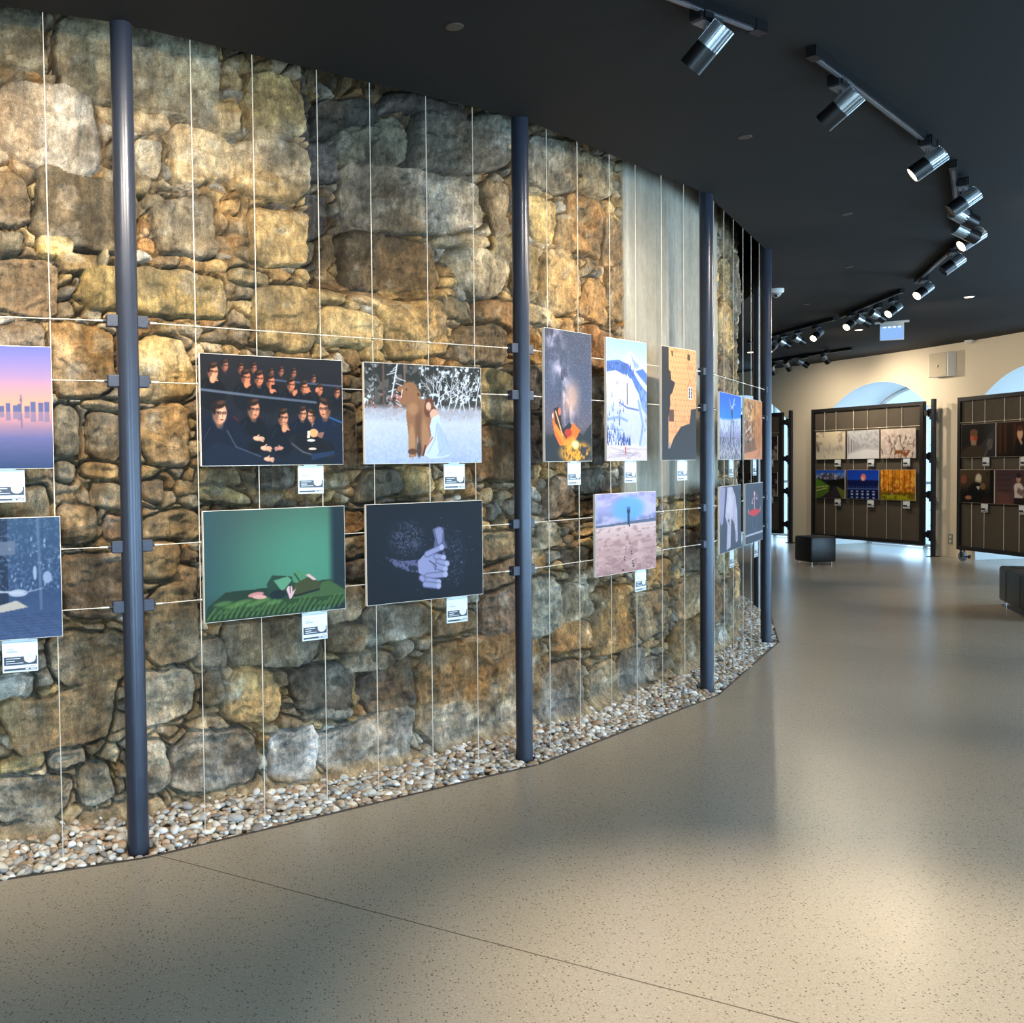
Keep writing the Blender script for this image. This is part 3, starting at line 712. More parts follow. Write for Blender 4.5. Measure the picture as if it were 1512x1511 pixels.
# ------------------------------------------------------------------ printed pictures, drawn into the vertex colours of a fine mesh
class Pic:
    def __init__(s, w, h, c=(0, 0, 0)):
        s.w, s.h = w, h; s.a = np.zeros((h, w, 3)) + np.array(c, float)
        s.X, s.Y = np.meshgrid((np.arange(w) + .5)/w, (np.arange(h) + .5)/h); s.asp = w/h
    def vg(s, st, y0=0, y1=1, mask=None):
        ys = [q[0] for q in st]; g = np.stack([np.interp(s.Y, ys, [q[1][k] for q in st]) for k in range(3)], -1)
        m = (s.Y >= y0) & (s.Y <= y1)
        if mask is not None: m &= mask
        s.a[m] = g[m]; return s
    def put(s, m, c, al=1.0):
        m = np.clip(m, 0, 1)[..., None]*al; s.a = s.a*(1 - m) + np.array(c, float)*m; return s
    def el(s, cx, cy, rx, ry, c, rot=0, soft=.12, al=1.0):
        x = (s.X - cx)*s.asp; y = s.Y - cy; rx *= s.asp; r = math.radians(rot)
        u = (x*math.cos(r) + y*math.sin(r))/rx; v = (-x*math.sin(r) + y*math.cos(r))/ry
        return s.put(1 - sstep(np.hypot(u, v), 1 - soft, 1 + soft), c, al)
    def poly(s, pts, c, al=1.0):
        inn = np.zeros(s.X.shape, bool); n = len(pts)
        for i in range(n):
            (x0, y0), (x1, y1) = pts[i], pts[(i+1) % n]
            if y0 == y1: continue
            k = ((y0 > s.Y) != (y1 > s.Y)) & (s.X < (x1 - x0)*(s.Y - y0)/(y1 - y0) + x0); inn ^= k
        return s.put(inn.astype(float), c, al)
    def line(s, pts, w, c, al=1.0):
        for (x0, y0), (x1, y1) in zip(pts[:-1], pts[1:]):
            dx, dy = (x1 - x0)*s.asp, y1 - y0; L = dx*dx + dy*dy + 1e-12
            t = np.clip(((s.X - x0)*s.asp*dx + (s.Y - y0)*dy)/L, 0, 1)
            d = np.hypot((s.X - x0)*s.asp - t*dx, s.Y - y0 - t*dy); s.put(1 - sstep(d, w*.35, w*.75), c, al)
        return s
    def nz(s, sc, amp, seed=0, y0=0, y1=1, sx=1, oct=4):
        f = (fbm(s.X*s.asp*sc*sx, s.Y*sc, oct, seed) - .5)*2*amp; f = f*((s.Y >= y0) & (s.Y <= y1)); s.a = s.a + f[..., None]; return s
    def tex(s, sc, thr, c, seed=0, mask=None, sx=1, al=1, wid=.06, oct=4):
        f = sstep(fbm(s.X*s.asp*sc*sx, s.Y*sc, oct, seed), thr, thr + wid)
        if mask is not None: f = f*mask
        return s.put(f, c, al)
    def branch(s, x, y, ang_, ln, w, c, r, dep=4):
        x1 = x + ln*math.cos(ang_)/s.asp; y1 = y - ln*math.sin(ang_); s.line([(x, y), (x1, y1)], w, c)
        if dep:
            for k in range(2): s.branch(x1, y1, ang_ + r.uniform(-.8, .8), ln*r.uniform(.6, .85), w*.75, c, r, dep - 1)
        return s
SK = (228, 160, 124)
def p_sunset():
    p = Pic(250, 170); p.vg([(0, (112, 118, 190)), (.25, (165, 140, 178)), (.48, (238, 164, 140)), (.52, (240, 170, 140)), (.56, (206, 150, 150)), (.75, (112, 112, 158)), (1, (64, 82, 120))])
    r = random.Random(1); x = 0
    while x < 1:
        w = r.uniform(.015, .04); h = r.uniform(.02, .075)*(1.1 if x > .7 else .8)
        p.poly([(x, .535 - h), (x+w, .535 - h), (x+w, .535), (x, .535)], (98, 106, 148)); p.poly([(x, .535), (x+w, .535), (x+w, .545 + h*.9), (x, .545 + h*.9)], (122, 118, 152), .75); x += w + r.uniform(0, .018)
    p.line([(.835, .40), (.835, .54)], .008, (92, 98, 140)); p.el(.835, .44, .006, .014, (92, 98, 140)); p.line([(.836, .55), (.837, .67)], .008, (100, 100, 140), .8)
    p.poly([(.0, .60), (.30, .72), (.42, .77), (.42, .8), (0, .85)], (50, 52, 78), .8)
    return p.nz(60, 3, 4, .55, 1, .3)
def p_street():
    p = Pic(250, 170); p.vg([(0, (66, 92, 122)), (.6, (62, 84, 120)), (.78, (72, 92, 128)), (1, (84, 104, 140))])
    p.poly([(0, .02), (.72, .0), (.72, .76), (0, .78)], (40, 52, 74), .8); p.poly([(.45, .20), (.76, .19), (.76, .30), (.45, .33)], (120, 130, 150), .8)
    p.line([(.88, .0), (.89, .76)], .02, (96, 116, 146)); r = random.Random(4)
    for k in range(90): p.el(r.uniform(.3, 1), r.uniform(.15, .6), .004, r.uniform(.004, .02), (170, 190, 214), 0, .4, .8)
    p.tex(60, .58, (100, 124, 156), 3, (p.Y < .62)*(p.X > .62), 1, .6); p.el(.925, .50, .024, .05, (150, 166, 196)); p.el(.86, .46, .01, .06, (160, 176, 200))
    p.el(.77, .62, .05, .03, (176, 186, 206)); p.line([(.66, .60), (.8, .62)], .012, (190, 196, 210)); p.line([(.8, .62), (.9, .59)], .008, (150, 160, 186)); p.poly([(.6, .74), (.76, .68), (.82, .74), (.6, .79)], (190, 184, 176))
    for k in range(9):
        y = .80 + k*.025; p.line([(.4, y + .02), (1, y)], .004, (64, 80, 116))
        p.line([(.45 + k*.07, .80), (.50 + k*.09, 1)], .004, (66, 82, 118))
    return p.nz(40, 5, 8)
def hand(p, x, y, s, d=1, c=(236, 184, 154)):
    a = p.asp; dk = tuple(q*.7 for q in c); p.el(x, y, s*.8/a, s*.42, dk, 8*d, .2); p.el(x - d*s*.08/a, y - s*.05, s*.66/a, s*.32, c, 8*d, .25)
    for k in range(4): x0, y0, x1, y1 = x + d*s*.45/a, y - s*.28 + s*.17*k, x + d*s*(1.35 - .12*abs(k - 1))/a, y - s*.20 + s*.24*k; p.line([(x0, y0), (x1, y1)], s*.20, dk); p.line([(x0, y0 - s*.03), (x1, y1 - s*.03)], s*.13, c)
    p.line([(x - d*s*.2/a, y - s*.2), (x + d*s*.35/a, y - s*.62)], s*.2, c)
def man(p, x, y, s, face=1, dark=(14, 16, 24), hand=None, lit=SK, body=True):
    """a seated figure in a dark jacket with glasses"""
    a = p.asp
    if body:
        p.el(x - .01*face, y + s*2.5, s*1.75/a*1.0, s*1.9, dark, 0, .08); p.line([(x - face*s*.9/a, y + s*1.2), (x - face*s*1.5/a, y + s*2.2)], s*.10, (64, 66, 80), .7)
    dk = tuple(q*.52 for q in lit); md = tuple(q*.82 for q in lit); hi = tuple(min(255, q*1.08) for q in lit)
    p.el(x - face*s*.05/a, y + s*.85, s*.34/a, s*.4, dk, 0, .3)
    p.el(x, y, s*.62/a, s*.90, md, 8*face, .10); p.el(x + face*s*.22/a, y + s*.10, s*.36/a, s*.62, hi, 0, .5, .75); p.el(x - face*s*.40/a, y + .15*s, s*.28/a, s*.6, dk, 0, .6, .85)
    p.el(x - face*s*.10/a, y - s*.74, s*.64/a, s*.36, (46, 30, 22), -10*face, .2); p.el(x + face*s*.15/a, y - s*.92, s*.4/a, s*.16, (112, 80, 56), -12*face, .5, .7); p.el(x - face*s*.52/a, y - s*.30, s*.16/a, s*.42, (36, 24, 20), 0, .3)
    for e_ in (-.02, .40): p.el(x + face*s*e_/a, y - s*.04, s*.19/a, s*.13, (34, 22, 22), 0, .3, .85); p.el(x + face*s*e_/a, y - s*.03, s*.10/a, s*.06, md, 0, .4, .8)
    p.line([(x - face*s*.50/a, y - s*.12), (x - face*s*.1/a, y - s*.08)], s*.07, (26, 18, 18)); p.line([(x + face*s*.22/a, y + s*.05), (x + face*s*.27/a, y + s*.30)], s*.08, dk, .7); p.el(x + face*s*.18/a, y + s*.52, s*.17/a, s*.06, (128, 60, 52), 0, .3)
    p.poly([(x - s*.10/a, y + s*1.0), (x + face*s*.35/a, y + s*1.0), (x + face*s*.2/a, y + s*1.5)], (70, 72, 84), .5)
    if hand: p.el(x + hand[0]*s/a, y + hand[1]*s, s*.36/a, s*.46, lit, 20, .25); [p.line([(x + hand[0]*s/a, y + hand[1]*s), (x + (hand[0] + .35 + .1*k)*s/a, y + (hand[1] - .5 + .22*k)*s)], s*.12, lit) for k in range(4)]
def p_theatre():
    p = Pic(330, 222, (24, 24, 28)); p.vg([(0, (42, 40, 44)), (.33, (34, 32, 34)), (.6, (26, 28, 38)), (1, (24, 34, 50))])
    mask = ((p.Y > .36 + .05*p.X) & (p.Y < .62)); p.put(mask*(.5 + .5*np.sign(np.sin(p.X*330))), (50, 52, 62), .6)
    for x, y, s in ((.165, .10, .052), (.27, .12, .046), (.36, .11, .046), (.48, .15, .040), (.55, .13, .044), (.64, .14, .044), (.785, .19, .042)): man(p, x, y, s, 1, (30, 28, 30), None, (176, 116, 92), False)
    p.line([(.48, .21), (.78, .235), (1, .25)], .016, (84, 92, 112))
    man(p, .085, .16, .078, 1, (18, 17, 20), (-.05, .85))
    for x, y, s, h in ((.305, .20, .070, (.1, .9)), (.395, .205, .070, None), (.475, .23, .066, (.2, 1.2)), (.62, .25, .064, (.6, 1.2)), (.715, .27, .060, (.55, .5)), (.83, .29, .052, (-.6, 0)), (.96, .31, .05, None)): man(p, x, y, s, 1, (20, 20, 25), h, (222, 140, 104))
    p.poly([(.48, .255), (.53, .265), (.53, .305), (.48, .295)], (20, 20, 22)); p.line([(0, .32), (.4, .37), (.8, .41)], .022, (96, 106, 124)); p.poly([(0, .34), (.82, .42), (1, .44), (1, .60), (0, .5)], (32, 33, 42), .35)
    p.el(.36, .68, .07, .14, (120, 40, 38)); p.el(.20, .60, .05, .05, (130, 44, 38)); man(p, .355, .49, .092, 1); man(p, .56, .56, .080, 1, (14, 18, 30), (.15, 1.25)); man(p, .70, .52, .066, 1, (14, 20, 36)); man(p, .765, .54, .062, -1, (14, 20, 36), (.4, 1.4)); man(p, .865, .47, .098, -1, (20, 34, 60), None)
    p.el(.13, .86, .19, .34, (20, 28, 46)); man(p, .125, .53, .108, 1, (20, 28, 46), None, (236, 178, 146)); p.poly([(.16, .68), (.36, .73), (.36, .79), (.2, .80)], (22, 30, 48)); p.poly([(.1, .78), (.42, .92), (.42, .98), (.05, 1), (.0, .9)], (28, 38, 58))
    hand(p, .375, .755, .055); hand(p, .425, .845, .055); hand(p, .535, .845, .045, -1, (206, 150, 136)); hand(p, .445, .945, .050); p.line([(.17, .68), (.23, .83), (.40, .92)], .012, (84, 92, 112), .8)
    p.el(.80, .82, .20, .10, (52, 48, 52), 10); p.el(.80, .81, .18, .088, (22, 20, 26), 10); p.line([(.62, .80), (.70, .88), (.80, .92), (.98, .88)], .014, (92, 88, 100)); p.poly([(.76, .90), (.98, .86), (.98, .89), (.76, .96)], (40, 60, 92))
    p.el(.78, .70, .035, .04, (240, 176, 120)); p.el(.85, .72, .045, .03, (150, 110, 100)); p.poly([(.735, .68), (.755, .68), (.75, .75), (.73, .75)], (250, 236, 210)); p.el(.76, .77, .03, .012, (246, 240, 230)); p.el(.77, .85, .03, .012, (236, 214, 200))
    p.poly([(.88, .62), (1, .64), (1, 1), (.94, 1), (.93, .8), (.84, .76)], (22, 32, 54)); p.line([(.9, .55), (1, .60)], .016, (60, 100, 150)); return p.nz(50, 4, 9)
def p_bear():
    p = Pic(300, 205); p.vg([(0, (52, 54, 50)), (.40, (70, 66, 60)), (.46, (176, 176, 188)), (.6, (206, 210, 220)), (1, (176, 190, 220))]); r = random.Random(3)
    p.tex(14, .52, (100, 98, 92), 5, (p.Y < .42)*1.); p.tex(30, .58, (214, 218, 226), 9, (p.Y < .46)*((p.X > .45) + (p.Y > .3)*.6 + (p.X < .1)*.6)); p.tex(26, .55, (160, 112, 100), 12, (p.Y > .30)*(p.Y < .45)*(p.X < .34))
    for x, w, c in ((.155, .022, (112, 88, 78)), (.33, .018, (140, 108, 92)), (.08, .01, (84, 70, 64)), (.5, .012, (80, 74, 68))): p.line([(x, 0), (x, .40)], w, c)
    for k in range(9): p.branch(.55 + k*.05, .46, r.uniform(1.1, 2.2), .13, .010, (226, 228, 236), r, 4)
    p.line([(.27, 0), (.22, .34)], .014, (228, 228, 236))
    for k in range(14): y = .03 + k*.028; p.line([(.26, y), (.26 + r.uniform(-.09, .09), y + .03)], .008, (220, 222, 232))
    p.tex(40, .50, (216, 218, 228), 7, sstep(p.Y, .38, .50), 1, .35); p.tex(34, .6, (190, 176, 172), 22, (p.Y > .44)*(p.Y < .56)*1.)
    B, L, K = (164, 118, 84), (196, 152, 112), (112, 76, 54)
    p.poly([(.345, .40), (.40, .33), (.50, .35), (.55, .50), (.56, .72), (.50, .92), (.46, .93), (.43, .70), (.42, .93), (.36, .94), (.355, .70), (.34, .52)], B); p.el(.43, .50, .085, .16, B); p.el(.445, .62, .03, .2, K, 0, .5, .55)
    p.el(.385, .78, .028, .17, L, 0, .3, .8); p.el(.50, .74, .035, .19, L, -6, .3, .6); p.el(.445, .86, .02, .08, (92, 72, 62), 0, .3); p.el(.37, .29, .075, .115, B, 20); p.el(.445, .30, .022, .035, B); p.el(.445, .30, .011, .018, K)
    p.poly([(.25, .225), (.31, .22), (.34, .27), (.30, .29), (.26, .27)], B); p.poly([(.265, .27), (.31, .30), (.31, .35), (.27, .35), (.285, .31)], (70, 34, 30)); p.poly([(.27, .35), (.33, .35), (.35, .42), (.29, .40)], B); p.el(.29, .335, .02, .016, (214, 140, 128)); p.el(.258, .232, .014, .02, (58, 42, 38)); p.line([(.31, .26), (.30, .33)], .01, (240, 232, 214)); p.el(.345, .255, .006, .009, (30, 22, 20)); p.el(.39, .88, .04, .03, K); p.el(.40, .45, .05, .06, L, 0, .4, .6)
    p.el(.535, .43, .042, .10, (118, 72, 54), 10); p.poly([(.54, .36), (.60, .44), (.62, .52), (.55, .50)], (124, 76, 56)); p.el(.53, .42, .022, .045, (236, 190, 166)); p.el(.527, .455, .007, .006, (190, 70, 70)); p.el(.58, .50, .04, .055, (232, 186, 162), 20)
    p.poly([(.555, .54), (.62, .50), (.645, .64), (.68, .80), (.74, .90), (.68, .94), (.55, .955), (.485, .92), (.52, .80), (.55, .72), (.54, .62)], (212, 224, 250)); p.poly([(.60, .56), (.645, .64), (.74, .90), (.62, .94), (.60, .75)], (176, 192, 232), .7); p.line([(.60, .60), (.585, .75), (.52, .90)], .010, (178, 186, 212)); p.line([(.63, .66), (.66, .84), (.60, .93)], .012, (186, 194, 220)); p.line([(.56, .74), (.49, .86)], .02, (206, 130, 112)); p.line([(.50, .82), (.48, .92)], .016, (92, 44, 44))
    return p.nz(70, 5, 3)
def p_bed():
    p = Pic(300, 205); p.vg([(0, (74, 98, 92)), (.75, (74, 118, 104)), (1, (50, 70, 60))])
    p.put(sstep(p.X, .0, 1.0)*.8, (92, 132, 100), .6); p.el(.78, .50, .42, .42, (92, 156, 132), 0, .9, .85); p.put(1 - sstep(p.X, -.2, .35), (56, 84, 96), .8)
    p.put(sstep(p.X, .86, .93), (34, 50, 58), .95); G = (62, 92, 50)
    p.poly([(.02, .86), (.14, .74), (.5, .73), (.88, .70), (1, .80), (1, .94), (.5, .97), (.0, 1)], (44, 66, 50)); p.poly([(.62, .76), (.88, .71), (1, .82), (1, .88), (.6, .90)], (78, 108, 66)); p.poly([(.0, .97), (.10, .84), (.4, .82), (.62, .86), (1, .86), (1, .94), (.6, .99), (.0, 1)], (56, 84, 48))
    r = random.Random(8)
    for k in range(26):
        x = .02 + k*.037; p.line([(x, .97), (x + .05, .88 + .03*math.sin(k))], .020, (104, 142, 84), .55)
        p.line([(x + .01, 1), (x + .03, .94)], .012, (34, 48, 38), .8)
    for k in range(6): p.el(.12 + .07*k, .84 + .03*(k % 2), .06, .02, (118, 156, 92), -6, .5, .6)
    p.poly([(.42, .70), (.46, .62), (.58, .64), (.64, .66), (.66, .76), (.60, .86), (.44, .84)], (48, 76, 58)); p.poly([(.47, .67), (.57, .64), (.60, .68), (.53, .78)], (108, 164, 130)); p.poly([(.60, .64), (.64, .585), (.70, .62), (.74, .66), (.66, .72), (.61, .70)], (92, 148, 112)); p.line([(.62, .62), (.66, .70)], .012, (44, 70, 52)); p.poly([(.62, .72), (.72, .66), (.82, .73), (.80, .78), (.66, .84), (.60, .80)], (78, 84, 50)); p.line([(.62, .83), (.80, .79)], .016, (30, 42, 40)); p.poly([(.70, .64), (.73, .635), (.78, .69), (.76, .70)], (230, 196, 190))
    p.el(.345, .785, .055, .022, (214, 148, 146), -5); p.el(.37, .81, .05, .02, (228, 176, 166), 5); p.poly([(.56, .76), (.575, .73), (.59, .74), (.60, .73), (.605, .79), (.63, .76), (.60, .84), (.585, .86)], (236, 196, 200)); p.line([(.585, .72), (.588, .80)], .006, (60, 50, 50)); p.el(.50, .80, .06, .04, (28, 44, 48)); return p.nz(120, 3, 4)
def p_hands():
    p = Pic(300, 205, (22, 27, 38)); p.put(1 - sstep(np.hypot(p.X - .5, p.Y - .5), .1, .7), (28, 36, 50), .6); C_, S_ = (158, 160, 196), (104, 104, 138)
    d = sstep(fbm(p.X*90, p.Y*66, 5, 5, .7), .44, .62)*(1 - sstep(np.hypot((p.X - .34)/.20, (p.Y - .36)/.24), .4, 1.0)); p.put(d, (138, 138, 168), .55)
    d = sstep(fbm(p.X*110, p.Y*80, 5, 9, .7), .5, .64)*(1 - sstep(np.hypot((p.X - .72)/.16, (p.Y - .60)/.38), .5, 1.0)); p.put(d, (110, 116, 150), .5); r = random.Random(2)
    for k in range(60): p.el(r.gauss(.66, .16), r.gauss(.6, .2), .0025, .0035, (206, 210, 230), 0, .5, .9)
    p.poly([(.15, .53), (.28, .58), (.44, .58), (.46, .72), (.36, .70), (.24, .64)], S_); p.tex(40, .5, (22, 27, 38), 4, (p.X < .42)*(p.Y > .5)*(p.Y < .76)*1., 1, .7)
    p.poly([(.55, .28), (.60, .25), (.65, .27), (.655, .40), (.68, .48), (.62, .50), (.56, .46), (.57, .38)], S_); p.poly([(.57, .28), (.62, .26), (.64, .30), (.63, .42), (.60, .44)], C_, .8)
    p.poly([(.42, .60), (.50, .50), (.58, .53), (.64, .60), (.67, .68), (.62, .76), (.50, .78), (.43, .72)], C_)
    for x0, y0, x1, y1 in ((.50, .53, .63, .47), (.58, .56, .645, .58), (.60, .62, .675, .645), (.58, .66, .66, .70), (.50, .76, .66, .755), (.45, .77, .52, .84), (.50, .80, .60, .83), (.48, .84, .60, .87)):
        p.line([(x0, y0), (x1, y1)], .062, S_); p.line([(x0, y0), (x1, y1)], .046, C_); p.el(x1, y1, .02, .03, (182, 184, 214))
    p.line([(.52, .60), (.58, .66), (.57, .70)], .010, (78, 76, 106)); p.el(.645, .535, .01, .02, S_); return p.nz(120, 3, 3)
def p_milky():
    p = Pic(150, 225); p.vg([(0, (72, 78, 98)), (.45, (84, 92, 116)), (.7, (104, 96, 110)), (.78, (96, 84, 90)), (.82, (48, 48, 50)), (1, (40, 38, 32))])
    cx = .14 + .42*p.Y/.72; b = np.exp(-((p.X - cx)/.16)**2)*(p.Y < .74); n = fbm(p.X*7, p.Y*10, 5, 3); p.put(b*sstep(n, .35, .7), (196, 190, 210), .95); p.put(b*sstep(fbm(p.X*9, p.Y*6, 4, 8), .55, .68), (66, 62, 80), .8); p.el(.55, .52, .14, .12, (232, 186, 160), 30, .8, .7)
    r = np.random.RandomState(4).rand(225, 150); p.put(((r > .965)*(p.Y < .76)).astype(float), (190, 196, 214), .7); p.poly([(.12, .82), (.2, .78), (.3, .78), (.5, .70), (.62, .74), (.8, .80), (.9, .74), (1, .70), (1, 1), (0, 1), (0, .84)], (44, 46, 48))
    p.poly([(.15, .70), (.19, .60), (.30, .60), (.36, .78), (.44, .83), (.58, .70), (.74, .76), (.62, .85), (.50, .87), (.30, .88), (.20, .80)], (240, 122, 30)); p.poly([(.18, .60), (.30, .585), (.34, .70), (.40, .80), (.30, .76), (.20, .70)], (60, 36, 34)); p.line([(.22, .62), (.36, .80)], .012, (250, 200, 150)); p.el(.30, .62, .03, .03, (236, 132, 90)); p.el(.48, .78, .08, .03, (190, 60, 20)); p.line([(.22, .74), (.40, .86), (.6, .82)], .03, (255, 150, 40))
    m = 1 - sstep(np.hypot((p.X - .64)/.42, (p.Y - .93)/.11), .5, 1.05); p.put(m*sstep(fbm(p.X*18, p.Y*30, 4, 6), .3, .6), (246, 176, 40), 1); p.put(m*sstep(fbm(p.X*30, p.Y*40, 3, 12), .6, .75), (92, 60, 20), .8); p.el(.63, .87, .08, .03, (255, 240, 170), 0, .6); p.el(.16, .655, .012, .02, (250, 240, 220)); return p
def p_snowpeak():
    p = Pic(150, 225); p.vg([(0, (150, 196, 236)), (.2, (186, 220, 246)), (.22, (206, 210, 222)), (1, (208, 204, 212))])
    p.poly([(.36, .18), (.58, .085), (.74, .15), (1, .22), (1, .28), (.2, .28)], (240, 240, 246)); p.poly([(.58, .085), (.66, .15), (.82, .2), (.74, .24), (.62, .17)], (140, 168, 220)); p.poly([(.0, .19), (.3, .17), (.55, .20), (.8, .34), (1, .42), (1, .36), (.7, .25), (.9, .22), (1, .26), (1, .62), (.86, .55), (.8, .44), (.5, .28), (.0, .30)], (88, 124, 196)); p.tex(26, .48, (70, 92, 150), 3, (p.Y < .30)*(p.Y > .19)*(p.X < .7)*1., 3, .8)
    p.poly([(0, .28), (.22, .26), (.62, .32), (.74, .42), (.8, .62), (.5, .60), (0, .55)], (222, 216, 214)); p.tex(5, .5, (176, 188, 220), 31, (p.Y > .3)*1., 1, .5); r = random.Random(5)
    for k in range(70):
        x, y = r.uniform(0, 1), r.uniform(.48, .9); 
        if x > .35 + (y < .62)*.12 and not x > .82: continue
        h = r.uniform(.03, .07); p.poly([(x - .012, y), (x, y - h), (x + .012, y)], r.choice([(72, 100, 168), (120, 140, 190), (60, 80, 140), (170, 180, 210)]))
    for k in range(60):
        x = r.uniform(0, .58); y = .90 - .14*(x/.6)*r.random() ; y = r.uniform(.74 + .2*(x - .1)*(x > .3), .88); h = r.uniform(.04, .08); p.poly([(x - .016, y), (x, y - h), (x + .016, y)], r.choice([(40, 66, 140), (84, 108, 170), (120, 140, 196), (50, 60, 110)]))
    p.line([(.05, .66), (.3, .64), (.5, .67)], .02, (128, 156, 216), .8); p.line([(.1, .72), (.4, .75)], .012, (150, 170, 220), .8); p.line([(.78, .5), (.9, .7), (.82, .86)], .03, (130, 156, 216), .8); p.line([(.3, .52), (.5, .56), (.78, .575)], .012, (90, 110, 170)); p.line([(.5, .36), (.5, .53)], .012, (70, 80, 110)); p.el(.25, .36, .04, .02, (180, 176, 190))
    p.poly([(0, .87), (1, .885), (1, 1), (0, 1)], (214, 202, 206)); [p.line([(r.uniform(0, .6), r.uniform(.89, .99)), (r.uniform(.4, 1), r.uniform(.89, .99))], .004, (150, 140, 160), .6) for k in range(16)]; p.line([(.45, .895), (.455, .945)], .014, (190, 90, 90)); p.el(.453, .892, .012, .008, (200, 70, 60)); return p.nz(40, 6, 3)
def p_brickshade():
    p = Pic(150, 225, (238, 172, 118)); D_ = (52, 46, 44)
    for i in range(12):
        for j in range(16): x = .26 + i*.085 + (j % 2)*.04; y = .03 + j*.048; p.el(x, y, .010, .006, (130, 84, 56), 0, .4)
    p.tex(16, .6, (220, 140, 90), 4, None, 1, .5); p.poly([(.26, .03), (.33, .03), (.33, .08), (.28, .08)], (92, 96, 60)); p.poly([(.74, .04), (.82, .045), (.82, .10), (.74, .095)], (84, 66, 50)); p.line([(.74, .34), (.81, .27), (.88, .34), (.74, .34)], .010, (200, 120, 84)); p.el(.81, .16, .1, .02, (206, 130, 92), 0, .3, .6)
    p.poly([(.76, .34), (.88, .34), (.88, .45), (.76, .45)], (236, 226, 210)); [p.poly([(.775 + .055*i, .345 + .035*j), (.815 + .055*i, .345 + .035*j), (.815 + .055*i, .372 + .035*j), (.775 + .055*i, .372 + .035*j)], (50, 56, 76)) for i in range(2) for j in range(3)]
    p.poly([(.20, .55), (.34, .55), (.34, .66), (.20, .66)], (120, 80, 58)); [p.line([(.21, .57 + .02*k), (.33, .57 + .02*k)], .006, (70, 48, 40)) for k in range(5)]
    p.poly([(0, 0), (.20, 0), (.20, .20), (.25, .22), (.27, .29), (.38, .31), (.30, .40), (.23, .43), (.24, .5), (.19, .62), (.19, .88), (.22, .90), (.34, .80), (.55, .70), (.80, .67), (.84, .54), (1, .53), (1, 1), (0, 1)], D_)
    return p.poly([(.18, .86), (.26, .83), (.22, .89), (.18, .90)], (150, 150, 156)).nz(60, 3, 3)
def p_beach():
    p = Pic(200, 205); p.vg([(0, (160, 150, 196)), (.2, (168, 166, 206)), (.38, (120, 124, 166)), (.40, (226, 200, 196)), (.6, (204, 168, 162)), (1, (186, 146, 142))])
    p.put((p.Y < .38)*sstep(fbm(p.X*5, p.Y*9, 4, 3), .4, .7), (208, 196, 220), .8); p.el(.53, .20, .26, .15, (112, 172, 226), 0, .35, .95); p.tex(8, .62, (190, 190, 222), 8, (p.Y < .36)*(np.hypot(p.X-.5, p.Y-.2) > .16)*1., 1, .6); p.poly([(0, .385), (.3, .375), (.6, .36), (1, .345), (1, .385), (0, .41)], (96, 104, 130))
    p.tex(36, .52, (160, 116, 118), 5, (p.Y > .42)*1., .4, .5); p.tex(20, .6, (226, 190, 184), 6, (p.Y > .42)*1., .5, .5); D_ = (30, 40, 72)
    p.line([(.525, .24), (.525, .36)], .03, D_); p.el(.525, .225, .014, .018, D_); p.el(.525, .19, .018, .022, (90, 130, 190), 0, .3); p.line([(.505, .25), (.505, .19)], .009, D_); p.line([(.545, .25), (.545, .19)], .009, D_); p.line([(.52, .36), (.515, .40)], .014, D_); p.line([(.53, .36), (.54, .42)], .014, D_)
    r = random.Random(3)
    for k in range(14): y = .55 + .032*k; p.el(.52 + r.choice([-1, 1])*.012*(k + 2)*.5, y, .006 + .0009*k, .004 + .0006*k, (84, 52, 60)); 
    return p
def p_legs():
    p = Pic(150, 100); p.vg([(0, (18, 108, 226)), (.38, (60, 150, 240)), (.42, (210, 214, 232)), (.65, (172, 168, 196)), (.8, (200, 192, 200)), (1, (196, 184, 184))]); p.put((p.Y < .5 + .1*np.sin(p.X*7))*sstep(p.Y + .12*fbm(p.X*6, p.Y*6, 3, 2), .42, .46), (216, 218, 234), 1)
    p.tex(24, .5, (92, 84, 100), 6, (p.Y > .66)*1., 1, .8); p.tex(20, .55, (130, 128, 160), 7, (p.Y > .4)*1., 1, .5); p.line([(.55, .24), (.48, .72)], .030, (42, 44, 66)); p.line([(.57, .24), (.66, .72)], .030, (52, 54, 78)); p.el(.56, .22, .05, .05, (206, 190, 180)); p.el(.56, .27, .04, .05, (60, 64, 92))
    p.line([(.52, .20), (.44, .08)], .022, (200, 196, 200)); p.line([(.60, .20), (.68, .07)], .032, (236, 236, 240)); p.line([(.64, .16), (.72, .14)], .014, (220, 220, 226)); return p
